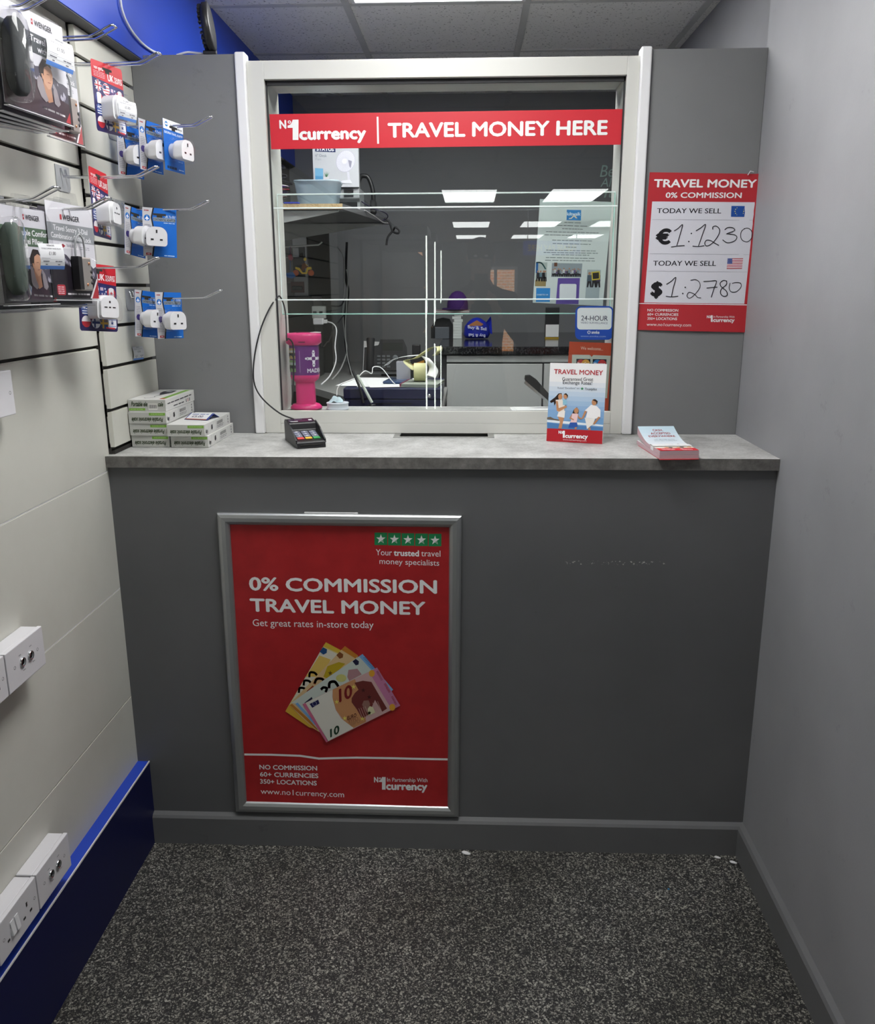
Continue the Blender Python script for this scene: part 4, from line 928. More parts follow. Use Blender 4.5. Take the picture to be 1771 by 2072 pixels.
def price_tag(label, M, lines, w_=.058, h_=.052):
    t = thing('price_ticket', label, 'price ticket', M=M)
    wp = lambda x, y, z: (x, y + .02 * (z / h_ - .5) ** 2 - .005, z)
    sh = Sheet(w_, h_, None, th=.0004, warp=wp); sh.base(P('#d6d7da'), 1, 6)
    for i in range(4): sh.rect(0, .86 + .035 * i, 1, .895 + .035 * i, '#5d86cc', 1)
    sh.flush('ticket', t)
    sh.text(lines[0], (.34, .10), (.66, .10), .07, '#56565e', .01, 2); sh.text(lines[1], (.1, .22), (.9, .22), .055, '#6a6a72', 0, 2); sh.text(lines[2], (.36, .44), (.64, .44), .13, '#4a4a52', 0, 2)
    sh.rect(0.04, .56, .4, .575, '#9a9aa2', 1.5); sh.rect(.02, .62, .98, .628, '#9a9aa2', 1.5); sh.rect(.02, .74, .98, .748, '#9a9aa2', 1.5); sh.words((.1, .71), (.4, .71), .04, '#74747c', 2, 1); sh.words((.6, .71), (.92, .71), .04, '#74747c', 2, 2); sh.words((.2, .83), (.3, .83), .04, '#74747c', 2, 1); sh.words((.7, .83), (.82, .83), .04, '#74747c', 2, 1)
    sheet_part('lettering', t, sh)
    return t
price_tag('white price ticket with blue foot stuck on the topmost tourist adaptor', UM @ Matrix.Translation((-.004, -.044, .026)) @ Matrix.Rotation(.1, 4, 'Y') @ Matrix.Rotation(-.4, 4, 'Z'), ('UK', 'TOURIST ADAPTOR', '\u00a35.00'), .046, .043)

# --- flat plastic packs: travel pillows and cable locks
def mountain(sh, y0, amp, c, L, yb=1.0, seed=1, x0=0., x1=1.):
    rr = random.Random(seed); pts = [(x0, yb)]
    for i in range(15): x = x0 + (x1 - x0) * i / 14; pts.append((x, y0 + amp * (i / 14) + rr.uniform(-.025, .025)))
    sh.poly(pts + [(x1, yb)], c, L)
    for i in range(26):
        x = rr.uniform(x0 + .05, x1 - .06); yt = y0 + amp * (x - x0) / (x1 - x0) + rr.uniform(.02, .14); a = rr.uniform(.01, .035)
        sh.poly([(x, yt), (x + a, yt + a * 1.2), (x + a * .6, yt + a * 2.4), (x - a * .4, yt + a * 1.1)], '#a9a6b4', L + 1 + i * .02)
def man_print(sh, x, y, s, pill=True):
    SK = '#b98d73'; q = lambda *p: [(x + a * s, y + b * s) for a, b in p]
    sh.poly(q((-.75, 1.6), (-.6, 1.05), (-.25, .85), (.3, .85), (.7, 1.05), (.85, 1.6)), '#3a2a36', 4)
    sh.poly(q((-.26, .25), (.2, .35), (.26, 1.0), (-.02, 1.1), (-.28, .95)), '#a87a60', 5); sh.poly(q((-.36, -.35), (-.1, -.55), (.25, -.5), (.36, -.1), (.34, .2), (.2, .48), (.02, .55), (-.2, .35), (-.34, .05)), SK, 6)
    sh.poly(q((-.42, .1), (-.45, -.3), (-.2, -.62), (.2, -.6), (.34, -.35), (.1, -.42), (-.15, -.3), (-.22, .05)), '#2a2220', 7); sh.poly(q((-.36, .0), (-.26, -.02), (-.22, .2), (-.32, .2)), SK, 8)
    sh.line(q((-.02, -.05), (.14, -.06)), .02 * s, '#5a3a30', 8); sh.line(q((.02, .27), (.18, .26)), .03 * s, '#8a4a44', 8); sh.line(q((.2, -.02), (.25, .12), (.18, .14)), .015 * s, '#8a5a4a', 8)
    if pill:
        sh.poly(q((-.5, .1), (-.34, .18), (-.2, .7), (-.05, 1.0), (-.22, 1.12), (-.5, .95), (-.68, .6), (-.66, .3)), '#8a8288', 9); sh.poly(q((.38, .25), (.55, .45), (.72, 1.0), (.55, 1.15), (.34, 1.05), (.3, .6)), '#8a8288', 9)
FLANGE = mat('milky_plastic_edge', (.62, .62, .65), .2)
def pack(name, label, M, w_, h_, draw, group, blister=None, thick=.004):
    t = thing(name, label, 'travel pack', M=M, group=group)
    if draw:
        sh = Sheet(w_, h_, None, th=.0006); draw(sh, t)
    m = MB(); r = .02
    O = [(-w_ / 2, -.004), (w_ / 2, -.004), (w_ / 2, h_ - r), (w_ / 2 - r, h_), (w_ * .18, h_ + .001), (w_ * .14, h_ + .022), (-w_ * .14, h_ + .022), (-w_ * .18, h_ + .001), (-w_ / 2 + r, h_), (-w_ / 2, h_ - r)]
    n = len(O)
    m.add([(a, -thick, b) for a, b in O] + [(a, .0015, b) for a, b in O], [list(range(n)), list(range(n, 2 * n))[::-1]] + [(i, (i + 1) % n, n + (i + 1) % n, n + i) for i in range(n)], CLEAR)
    m.build('clear_pack', t)
    m = MB(); m.box(-w_ / 2, -thick - .001, -.005, w_ / 2, .002, -.0035, FLANGE); m.build('bottom_flange', t)
    if blister: blister(t)
    return t
def hook_logo(sh, x0, x1, y, cap):
    sh.rect(x0 - .10 * (x1 - x0) * 1.6, y - cap, x0 - .02, y, '#b03038', 3); sh.rect(x0 - .085 * (x1 - x0) * 1.3, y - cap * .6, x0 - .04, y - cap * .4, '#e8e4e6', 4)
    sh.text('WENGER', (x0, y), (x1, y), cap, '#2c2c32', .02, 3)
PW, PH = .188, .168
def pillow_art(band, lines, tone):
    def f(sh, t):
        sh.base(P('#c9c8cf')); mountain(sh, .40, .22, '#4b4754', 1, 1.0, 3); sh.poly([(0, .72), (.4, .62), (.7, .75), (1, .8), (1, 1), (0, 1)], tone, 3); sh.flush('card', t)
        sh.rect(0, .20, 1, .40, band, 2); hook_logo(sh, .55, .82, .12, .055)
        for i, (tx, a, b) in enumerate(lines): sh.text(tx, (a, .285 + .09 * i), (b, .285 + .09 * i), .062, '#e6e6ea', .02, 4)
        sh.flush('lettering', t); sh.words((.55, .93), (.93, .95), .02, '#d8d4d8', 4, 4); sh.poly([(.92, 1), (1, .88), (1, 1)], '#a83038', 4); sh.flush('lettering', t)
        man_print(sh, .67, .58, .25, True); sh.flush('portrait_print', t)
    return f
def pillow_blister(col):
    def f(t):
        m = MB(); m.lathe([(.002, 0), (.9, .05), (1, .3), (1, .8), (.9, 1.0), (.002, 1.05)], col, (0, 0, 0), 20, power=3, M=Matrix.Translation((-PW * .375, -.003, PH * .45)) @ Matrix.Rotation(PI / 2, 4, 'X') @ Matrix.Diagonal((.022, .062, .024, 1)))
        m.build('rolled_pillow', t)
        m = MB(); m.lathe([(1.1, 0), (1.1, .9), (1.0, 1.08), (.01, 1.12)], CLEAR, (0, 0, 0), 20, power=4, M=Matrix.Translation((-PW * .375, -.003, PH * .45)) @ Matrix.Rotation(PI / 2, 4, 'X') @ Matrix.Diagonal((.024, .065, .025, 1)), caps=False)
        m.build('blister', t)
    return f
DKF = mat('dark_pillow_fabric', (.03, .034, .036), .8); GRF = mat('green_pillow_fabric', (.06, .085, .07), .8)
pt = card_M(.1535, -.4779, 2.0112, .1458, -.0162, .1593); PHT = .160
pack('pillow_pack', 'clear pack of a travel pillow with pouch, sleeping man on its card, top left', pt @ Matrix.Translation((0, 0, .010)), PW, PH, pillow_art('#4a4e52', [('Travel Pillow', .46, .95), ('with Pouch', .56, .95)], '#3a2831'), 'travel pillow packs', pillow_blister(DKF), .006)
for i in range(5):
    pack('pillow_pack', 'clear plastic pack behind the top left pillow pack, only its bottom edge showing', pt @ Matrix.Translation((.004 + .001 * i, .016 + .015 * i, .002 - .002 * i)) @ Matrix.Rotation(-.02 * i, 4, 'Y'), PW, PH, (lambda sh, t: (sh.base(P('#4a4650')), sheet_part('card', t, sh))) if i % 2 == 0 else None, 'clear packs behind the top left pillow pack', None, .008)
LW, LH = .157, .182
def lock_art(sh, t):
    sh.base(P('#cfced4')); mountain(sh, .50, .16, '#4b4754', 1, 1.0, 8); sh.poly([(0, .70), (.3, .64), (.7, .72), (1, .80), (1, 1), (0, 1)], '#211c24', 3); sh.poly([(.84, 1), (1, .80), (1, 1)], '#a83038', 5); sh.poly([(.80, 1), (.98, .78), (1, .78), (1, .81), (.85, 1)], '#d8d4d8', 4); sh.flush('card', t)
    sh.rect(0, .215, 1, .40, '#8b8e92', 2); hook_logo(sh, .34, .70, .175, .055)
    sh.text('Travel Sentry 3-Dial', (.12, .29), (.86, .30), .055, '#ececf0', .012, 4); sh.text('Combination Cable Lock', (.06, .37), (.93, .385), .055, '#ececf0', .012, 4)
    sh.rect(.22, .42, .62, .475, '#e2e0e4', 3); sh.poly([(.24, .447), (.29, .425), (.34, .447), (.29, .47)], '#a02c3a', 4); sh.text('TRAVEL SENTRY', (.36, .455), (.60, .455), .03, '#4a4668', .01, 4); sh.words((.66, .45), (.88, .45), .01, '#a0a0a8', 3, 3); sh.words((.66, .47), (.88, .47), .01, '#a0a0a8', 3, 3)
    sh.flush('lettering', t); sh.words((.30, .965), (.8, .965), .018, '#d8d4d8', 5, 6); sh.flush('lettering', t)
    rrect(sh, .08, .86, .26, .97, .03, '#b0303c', 4)
    for i in range(4): sh.words((.10, .89 + .022 * i), (.24, .89 + .022 * i), .010, '#e8c8cc', 5, 2)
    sheet_part('red_stamp', t, sh)
def lock_item(t):
    x, z = .012, LH * .28
    m = MB(); m.tube([(x - .016, -.008, z + .028), (x - .017, -.009, z + .05), (x - .012, -.010, z + .068), (x, -.010, z + .075), (x + .012, -.010, z + .066), (x + .016, -.009, z + .048), (x + .016, -.008, z + .028)], .0022, GREYP, 10); m.build('cable_loop', t)
    m = MB(); m.box(x - .022, -.018, z - .036, x + .022, -.002, z + .03, mat('lock_grey', (.36, .33, .31), .35, .5)); b_ = m.build('lock_body', t, .003)
    m = MB(); m.box(x - .024, -.0185, z - .034, x - .010, -.0019, z + .031, BLACK); m.build('lock_side', b_, .001)
    m = MB()
    for i in range(3): m.lathe([(.006, -.0035), (.0075, -.002), (.0075, .002), (.006, .0035)], BLACKM, (x + .019, -.012, z - .020 + .011 * i), 14)
    m.build('number_dial', b_)
    m = MB(); m.ball((x + .012, -.019, z + .018), (.003, .001, .003), mat('copper_rivet', (.7, .3, .15), .3, .8), 10); m.ball((x + .002, -.019, z - .024), (.003, .001, .003), MATS['copper_rivet'], 10); m.build('rivet', b_)
lt = card_M(.1048, -.2820, 2.0100, .0, .02, .1559)
pack('lock_pack', 'clear pack of a three-dial lock mostly hidden behind the top left pillow packs', lt @ Matrix.Translation((.002, 0, -.003)), LW, LH, lock_art, 'cable lock packs', lock_item)
pm = card_M(.1174, -.5186, 1.6981, .02, .0005, .1666)
pack('pillow_pack', 'clear pack of a double comfort travel pillow with a green band, lower left', pm @ Matrix.Translation((0, 0, -.002)), PW, PH, pillow_art('#4e6450', [('Double Comfort', .34, .97), ('Travel Pillow', .38, .84)], '#26232a'), 'travel pillow packs', pillow_blister(GRF), .006)
for i in range(3): pack('pillow_pack', 'clear plastic pack behind the green-banded pillow pack, only its edges showing', pm @ Matrix.Translation((.003 * i, .016 + .016 * i, -.012 - .002 * i)), PW, PH, None, 'clear packs behind the green-banded pillow pack', None, .007)
lm = card_M(.1328, -.3585, 1.7099, .138, -.0208, .1742)
pack('lock_pack', 'clear pack of a three-dial combination cable lock in front, lower left', lm @ Matrix.Translation((0, 0, .0)), LW, LH, lock_art, 'cable lock packs', lock_item)
for i in range(3): pack('lock_pack', 'clear plastic pack behind the front cable lock pack, only its edges showing', lm @ Matrix.Translation((-.002 * i, .016 + .015 * i, -.010 - .002 * i)), LW, LH, (lambda sh, t: (sh.base(P('#4a4650')), sheet_part('card', t, sh))), 'clear packs behind the front cable lock pack', None, .006)
price_tag('white one pound price ticket on the top left travel pillow pack', pt @ Matrix.Translation((.050, -.016, .095)) @ Matrix.Rotation(.12, 4, 'Y') @ Matrix.Rotation(-.3, 4, 'Z'), ('WENGER', 'TRAVEL PILLOW', '\u00a31.00'))
price_tag('white one pound price ticket between the double comfort pillow and the lock pack', pm @ Matrix.Translation((.024, -.034, .058)) @ Matrix.Rotation(-.45, 4, 'Z'), ('WENGER', 'DOUBLE COMFORT TRAVEL PILLOW', '\u00a31.00'), .052, .046)
q = at(276, 728, 0, .019)
price_tag('small price ticket stuck on the slat board above the stacked boxes', frame((.0240, q.y, q.z), PI / 2 - .25), ('ADAPTOR', 'CONTINENTAL', '\u00a33.00'), .046, .036)

# ================================================================== SOCKETS ON THE LEFT WALL
def wall_box(name, label, y0, y1, z0, z1, dep=.045):
    t = thing(name, label, 'socket', (0, (y0 + y1) / 2, z0), PI / 2)   # local x along +Y of the room, facing -Y = into the room
    w_, h_ = y1 - y0, z1 - z0
    m = MB(); m.box(-w_ / 2 + .001, -dep + .010, .001, w_ / 2 - .001, -.0005, h_ - .001, WHITE); m.build('back_box', t, .002)
    m = MB(); m.box(-w_ / 2, -dep, 0, w_ / 2, -dep + .0095, h_, WHITE); m.build('face_plate', t, .0016)
    return t, w_, h_, -dep
def screw(t, x, z, y):
    m = MB(); m.lathe([(.0035, 0), (.0035, .0012), (.001, .0005)], SLOT, (0, 0, 0), 12, M=Matrix.Translation((x, y + .001, z)) @ Matrix.Rotation(PI / 2, 4, 'X')); m.build('screw', t)
def aerial(label, y0, y1, z0, z1):
    t, w_, h_, y = wall_box('aerial_socket', label, y0, y1, z0, z1)
    for x in (-.016, .016):
        m = MB(); M = Matrix.Translation((x, y, h_ * .52)) @ Matrix.Rotation(PI / 2, 4, 'X')
        m.lathe([(.0095, 0), (.0095, .003), (.0078, .004), (.0072, -.004), (.003, -.005)], CHROME, (0, 0, 0), 20, M=M); m.lathe([(.0070, .0005), (.002, .0005), (.0018, .002), (.0005, .002)], BLACK, (0, 0, 0), 16, M=M); m.build('coax_port', t)
    m = MB()
    for x, z in ((-.022, .72), (.020, .74), (-.012, .30), (.026, .32)): m.box(x - .004, y - .0003, h_ * z - .001, x + .004, y + .001, h_ * z + .001, GREYP)
    m.build('marking', t)
    for x in (-.045, .045): screw(t, x, h_ * .52, y)
    return t
def power(label, y0, y1, z0, z1):
    t, w_, h_, y = wall_box('power_socket', label, y0, y1, z0, z1)
    for x in (.018, -.042) if w_ > .12 else (.0,):
        m = MB(); socket_face(m, (x + .014, h_ * .45), y, 1.15); m.build('socket_holes', t)
    for x in (-.008, -.024):
        m = MB(); m.add([(x - .006, y, h_ * .35), (x + .006, y, h_ * .35), (x + .006, y, h_ * .72), (x - .006, y, h_ * .72), (x - .006, y - .005, h_ * .36), (x + .006, y - .005, h_ * .36), (x + .006, y - .001, h_ * .72), (x - .006, y - .001, h_ * .72)], [(4, 5, 6, 7), (0, 4, 7, 3), (1, 2, 6, 5), (0, 1, 5, 4), (3, 7, 6, 2)], PLUGW); m.build('rocker_switch', t)
    for x in (-.055, .062): screw(t, x, h_ * .5, y)
    return t
aerial('white double aerial socket box halfway up the left wall', -.642, -.497, .787, .872)
power('white socket box cut by the photo edge beside the upper aerial socket', -.795, -.646, .787, .872)
aerial('white double aerial socket box just above the blue plinth', -.641, -.499, .294, .378)
power('white double power socket with rocker switches just above the blue plinth', -.795, -.6445, .294, .378)
t, w_, h_, y = wall_box('blank_plate', 'white blank wall box at the left photo edge, level with the counter boxes', -.557, -.470, 1.313, 1.400, .034)
screw(t, .03, h_ * .5, y)

# ================================================================== THINGS ON THE COUNTER
GRN = '#78a842'
def scale_box(label, M, inv=False, top=False, sticker=False):
    w_, d_, h_ = .102, .236, .0318
    t = thing('scale_box', label, 'box', M=M, group='portable scale boxes on the counter')
    m = MB(); m.box(-w_ / 2, 0, 0, w_ / 2, d_, h_, mat('white_carton', (.68, .68, .66), .5)); m.build('carton', t, .0008)
    sh = Sheet(w_, h_, None, th=.0001, eps=.0002); A = (lambda s_: 1 - s_) if inv else (lambda s_: s_)
    sh.rect(.0, .03, 1, .97, '#b4b5b0', 1)
    y = .28 if inv else .88
    sh.rect(min(A(.02), A(.45)), .08 if inv else .72, max(A(.02), A(.45)), .30 if inv else .92, GRN, 2)
    sh.words((min(A(.05), A(.4)), .22 if inv else .86), (max(A(.05), A(.4)), .22 if inv else .86), .08, '#9cc070', 3, 5)
    if sticker: sh.text('Portable ele', (.08, .55), (.52, .55), .40, '#2a3a1c', .03, 3, .35); sh.text('cale', (.80, .55), (.94, .55), .36, '#2a3a1c', .03, 3, .35)
    elif inv: sh.text('Portable electronic scale', (.08, .52), (.92, .52), -.36, '#2a3a1c', .03, 3, .35) if 0 else sh.text('Portable electronic scale', (.08, .85), (.92, .85), .36, '#2a3a1c', .03, 3, .35, True)
    else: sh.text('Portable electronic scale', (.08, .60), (.92, .60), .36, '#2a3a1c', .03, 3, .35)
    sh.flush('lettering', t)
    if sticker:
        sh.rect(.54, .32, .78, .88, '#cfcfca', 2)
        for i in range(12): sh.rect(.56 + i * .017, .42, .56 + i * .017 + (.009 if i % 3 else .005), .74, '#55555a', 3)
        sh.flush('barcode_sticker', t)
    # long side facing +x
    wp = lambda x, y_, z: (w_ / 2 - y_, d_ / 2 + x, z)
    sh = Sheet(d_, h_, None, th=.0001, eps=.0002, warp=wp)
    if top:
        sh.words((.06, .45), (.9, .40), .10, '#55565a', 2, 6); sh.words((.25, .80), (.62, .80), .10, '#55565a', 2, 3)
        for i, c in enumerate(('#222', '#a8423c', '#222')): sh.rect(.68 + .06 * i, .55, .70 + .06 * i, .85, '#26262a' if c == '#222' else c, 2)
    else:
        sh.text('Usage', (.03, .75), (.10, .75), .35, '#3a3a3e', .03, 2); sh.line([(.13, .1), (.13, .9)], .004, '#8a8a8a', 2)
        for a, b in ((.2, .32), (.42, .76)): sh.line([(a, .12), (b, .12), (b, .88), (a, .88), (a, .12)], .003, '#a0a0a4', 2)
        sh.poly([(.24, .3), (.28, .25), (.29, .6), (.26, .75), (.23, .6)], '#2a2a2e', 3)
        for i in range(14): sh.rect(.45 + i * .017, .22, .45 + i * .017 + (.008 if i % 3 else .004), .5, '#4a4a50', 3)
        sh.words((.45, .65), (.72, .65), .05, '#88888c', 3, 3); sh.words((.45, .78), (.7, .78), .05, '#88888c', 3, 3)
        for i in range(3): sh.ell(.9, .25 + .25 * i, .016, .09, '#77777c', 2, 8)
    sh.flush('side_print', t)
    if top:
        wp = lambda x, y_, z: (x, d_ / 2 - d_ / 2 + z, h_ - y_)
        sh = Sheet(w_, d_, None, th=.0001, eps=.0002, warp=wp)
        sh.poly([(.80, .05), (.93, .05), (.93, .88), (.80, .88)], GRN, 2); sh.rect(.80, .88, .93, .95, '#c0563a', 2)
        sh.poly([(.30, .22), (.42, .10), (.62, .14), (.66, .35), (.56, .50), (.50, .62), (.44, .50), (.34, .40)], '#3c3c44', 2); sh.rect(.40, .18, .56, .28, '#aab0b4', 3); sh.curve([(.50, .60), (.46, .70), (.52, .78), (.40, .88), (.30, .84)], .02, '#85858a', 2)
        sh.flush('top_print', t)
    return t
def bm(x, y, k, rz): return Matrix.Translation((x, y, HC + .0006 + .0324 * k)) @ Matrix.Rotation(rz, 4, 'Z')
scale_box('white portable scale box at the bottom of the left stack of four', bm(.0730, .117, 0, .0), True)
scale_box('white portable scale box second from the bottom of the left stack', bm(.0725, .113, 1, .01), True)
scale_box('white portable scale box third from the bottom of the left stack', bm(.0725, .110, 2, .0), True)
scale_box('white portable scale box topmost on the left stack, lettering upright and scale picture on top', bm(.0722, .115, 3, -.008), False, True, True)
scale_box('white portable scale box lower one of the right pair by the partition', bm(.1815, .113, 0, -.015), True)
tb = scale_box('white portable scale box upper one of the right pair with a price card on it', bm(.178, .100, 1, -.012), True, False, False)
t = thing('price_card', 'small folded blue-edged price card lying on the right pair of boxes', 'price card', M=Matrix.Translation((.185, .20, HC + .0006 + .0648)) @ Matrix.Rotation(-.25, 4, 'Z'))
m = MB(); m.add([(-.036, -.02, .0006), (.036, -.02, .0006), (.036, .018, .014), (-.036, .018, .014), (.036, .045, .0006), (-.036, .045, .0006)], [(0, 1, 2, 3), (3, 2, 4, 5)], P('#3f4c92')); o_ = m.build('card', t); sm = o_.modifiers.new('thick', 'SOLIDIFY'); sm.thickness = .0008
wp = lambda x, y_, z: (x, -.02 + .038 * z / .04, .0012 + .0134 * z / .04 - y_)
sh = Sheet(.066, .04, None, th=.0004, eps=.0002, warp=wp); sh.rect(0.02, .06, .98, .92, '#dedfe2', 1); sh.rect(0, .93, 1, 1.02, '#b0623c', 1); sh.words((.12, .36), (.9, .30), .12, '#8088b0', 3, 3); sh.text('\u00a35.00', (.2, .72), (.72, .72), .26, '#4a4a66', .02, 3); sh.flush('lettering', t)

# card payment terminal
t = thing('card_terminal', 'black card payment terminal with coloured keys on the counter', 'card terminal', M=Matrix.Translation((.513, .112, HC + .0006)) @ Matrix.Rotation(.42, 4, 'Z'))
m = MB()
pr = [(0, 0), (.155, 0), (.158, .052), (.150, .060), (.104, .054), (.098, .034), (.022, .019), (.004, .017)]
m.prism([(a, b) for a, b in pr], -.039, .039, BLACK, 'x'); m.build('body', t, .003, 2)
m = MB()
for s in (-1, 1): m.prism([(.004, .012), (.11, .012), (.112, .059), (.06, .046), (.006, .022)], s * .0395 - .0018, s * .0395 + .0018, BLACK, 'x')
m.build('privacy_shield', t, .0008)
ang = math.atan2(.013, .076)
Mk = Matrix.Translation((0, .022, .0192)) @ Matrix.Rotation(ang, 4, 'X')
cols = ['#d8504a', '#e0b440', '#48a860']
for r in range(4):
    for c in range(3):
        m = MB(); x = -.022 + .022 * c; y0 = .004 + .0165 * r
        m.box(x - .0092, y0, 0, x + .0092, y0 + .0125, .003, P(cols[c]) if r == 0 else P('#7d8094'), Mk); k_ = m.build('key', t, .0008)
        if r: 
            sh = Sheet(.018, .012, None, mb=MB(), warp=lambda x_, y_, z_, x=x, y0=y0: tuple(Mk @ Vector((x + x_, y0 + z_, .0031 - y_))))
            sh.text(str((3 - r) * 3 + c + 1), (.3, .8), (.7, .8), .6, '#e4e6ea', .02, 2); sh.flush('numeral', k_)
m = MB(); Ms = Matrix.Translation((0, .108, .0548)) @ Matrix.Rotation(.12, 4, 'X'); m.prism([(-.034, .004), (-.026, .0), (.026, .0), (.034, .004), (.034, .030), (-.034, .030)], 0, .0016, mat('dark_screen', (.05, .03, .06), .12), 'z', Ms); m.build('screen', t, .0005)
m = MB(); m.box(-.031, .003, .0018, -.010, .007, .0022, PAPER, Ms); m.box(.022, .009, .0018, .031, .018, .0022, PAPER, Ms); m.box(-.016, .021, .0018, .006, .025, .0022, P('#6a5a70'), Ms); m.build('screen_sticker', t)
m = MB(); m.box(-.03, -.0006, .008, .03, .004, .0105, SLOT); m.build('card_slot', t)
cabp = [(.452, .262, HC + .035), (.436, .285, HC + .05)] + [tuple(at(u, v, 1, y)) for u, v, y in ((566, 836, .295), (530, 805, .322), (514, 772, .328), (515, 722, .328), (527, 668, .330), (545, 625, .345))] + [(at(561, 603, 1, .372).x, .374, zl + .007), (at(567, 603, 1, .388).x, .392, zl + .0075), (at(575, 618, 1, .405).x, .408, zl - .02)] + [tuple(at(u, v, 1, y)) for u, v, y in ((579, 650, .402), (580, 690, .398))]
def smooth(pts, n=6):
    P4 = [pts[0]] + list(pts) + [pts[-1]]; out = []
    for i in range(1, len(P4) - 2):
        p0, p1, p2, p3 = [Vector(p) for p in P4[i - 1:i + 3]]
        for k in range(n): t_ = k / n; out.append(.5 * (2 * p1 + (p2 - p0) * t_ + (2 * p0 - 5 * p1 + 4 * p2 - p3) * t_ * t_ + (3 * p1 - p0 - 3 * p2 + p3) * t_ ** 3))
    return out + [Vector(pts[-1])]
m = MB(); m.tube(smooth(cabp), .0022, BLACKM, 8); tag(m.build('terminal_cable'), 'thin black cable looping from the card terminal over the lower glass', 'cable')

# on top of the left partition, and the cable over the fascia
t = thing('ribbed_fan', 'small black round ribbed fan standing on top of the left partition', 'fan', (.233, .366, 2.1637), .12)
m = MB(); M = Matrix.Translation((-.002, 0, .067)) @ Matrix.Rotation(-.10, 4, 'Y') @ Matrix.Rotation(PI / 2, 4, 'Y')
m.lathe([(.02, -.012), (.050, -.010), (.0590, -.004), (.060, .010), (.052, .012), (.015, .012)], BLACK, n=36, M=M); m.build('housing', t)
m = MB()
for i in range(26):
    a = PI * 2 * i / 26; m.box(-.0016, .036, -.016, .0016, .056, -.009, BLACKM, M @ Matrix.Rotation(a, 4, 'Z'))
m.build('rib_guard', t)
m = MB(); m.box(-.018, -.008, 0, .018, .008, .010, BLACK); m.build('foot', t, .002)
m = MB(); m.tube(smooth([(.225, .372, 2.168), (.20, .372, 2.170), (.17, .37, 2.172), (.14, .371, 2.166)]), .003, UPVC, 8); tag(m.build('white_lead'), 'short white lead lying on the left partition top beside the fan', 'cable')
m = MB(); m.tube(smooth([(.058, .12, 2.40)] + [tuple(at(u, v, 0, .058)) for u, v in ((238, -30), (247, 20), (262, 55), (285, 85), (305, 101), (320, 109))] + [(.075, .45, 2.17)]), .0032, UPVC, 8); tag(m.build('hanging_cable'), 'white cable hanging down the blue fascia to the left partition', 'cable')

# litter on the floor
for (x, y, s, lb) in ((.933, -.036, .012, 'white paper scrap on the floor below the counter middle'), (1.640, -.030, .008, 'thin white scrap on the floor near the right corner'), (1.678, -.050, .009, 'white scrap on the floor against the right skirting')):
    m = MB(); m.ball((x, y, s * .28), (s, s * .6, s * .28), PAPER, 10, Matrix.Translation((x, y, 0)) @ Matrix.Rotation(-.4, 4, 'Z') @ Matrix.Translation((-x, -y, 0))); m.ball((x + s * .7, y - s * .3, s * .25), (s * .55, s * .45, s * .24), PAPER, 10)
    tag(m.build('paper_scrap'), lb, 'litter')
m = MB(); m.ball((1.475, -.165, .0015), (.003, .003, .0015), P('#2f7fb0'), 10); tag(m.build('blue_bead'), 'tiny blue speck lying on the floor right of the middle', 'litter')

# ================================================================== INSIDE THE BOOTH
LZ = 1.1965
# charity collecting box
cx = at(620, 815, 1, .452).x
t = thing('charity_box', 'pink and purple charity collecting box behind the left of the glass', 'collecting box', (cx, .452, LZ + .0004), .10)
m = MB(); m.lathe([(.040, 0), (.047, .003), (.047, .008), (.040, .016), (.03, .019)], PINK, n=36, sx=1.02, sy=.9); m.build('base', t)
m = MB(); m.lathe([(.029, .017), (.0285, .086)], PINK, n=36, power=5, sy=.9); m.build('stem', t, .0006)
for i in range(10):
    pass
m = MB(); m.lathe([(.030, .084), (.040, .092), (.0435, .100), (.0435, .106)], PINK, n=36, power=3.2, sy=.9); m.build('lower_collar', t)
m = MB(); m.lathe([(.043, .105), (.044, .197)], PURPLE, n=40, power=3.2, sy=.9, caps=False); bd = m.build('body', t)
m = MB(); m.lathe([(.044, .194), (.052, .200), (.0525, .222), (.050, .228), (.02, .230), (.001, .230)], PINK, n=40, power=3.2, sy=.9); m.build('lid', t)
m = MB(); m.box(-.012, -.0485, .2035, .008, -.0465, .2055, SLOT); m.box(-.02, -.015, .2298, .02, -.009, .2306, SLOT); m.build('coin_slot', t)
m = MB(); m.prism([(.020, -.01), (.052, -.02), (.053, .004), (.03, .02)], .2302, .2308, PAPER, 'z'); m.build('white_label', t)
def cyl(x, y, z):
    r = .0443; a = x / .046; ca, sa = math.cos(a - PI / 2), math.sin(a - PI / 2); q = (abs(ca) ** 3.2 + abs(sa) ** 3.2) ** (-1 / 3.2)
    rr_ = r * q - y * .5; return (rr_ * ca, rr_ * sa * .9, .105 + z)
sh = Sheet(.135, .092, None, th=.0002, eps=.0006, warp=cyl)
for x0, y0, x1, y1, c in ((.13, .12, .33, .46, '#b49a62'), (.13, .5, .33, .88, '#7e9a6a')):
    n = 6
    for i in range(n): a, b = x0 + (x1 - x0) * i / n, x0 + (x1 - x0) * (i + 1) / n; sh.rect(a, y0, b, y1, c, 1); sh.rect(a, y0 + (y1 - y0) * .45, b, y0 + (y1 - y0) * (.75 + .1 * math.sin(i * 2)), '#2c3036', 2); sh.rect(a, y0 + (y1 - y0) * .2, b, y0 + (y1 - y0) * .4, ('#c8b8a0', '#a8bcc8')[i % 2], 2)
sh.flush('photo_print', t)
sh.line([(.42, .2), (.42, .9)], .008, '#b8a0c0', 1); sh.flush('small_print', t)
X_, Y_ = .72, .45
for i in range(4):
    f = lambda a, b, i=i: ((X_ + (a if i % 2 == 0 else b) * (1 if i < 2 else -1) * .0), 0)
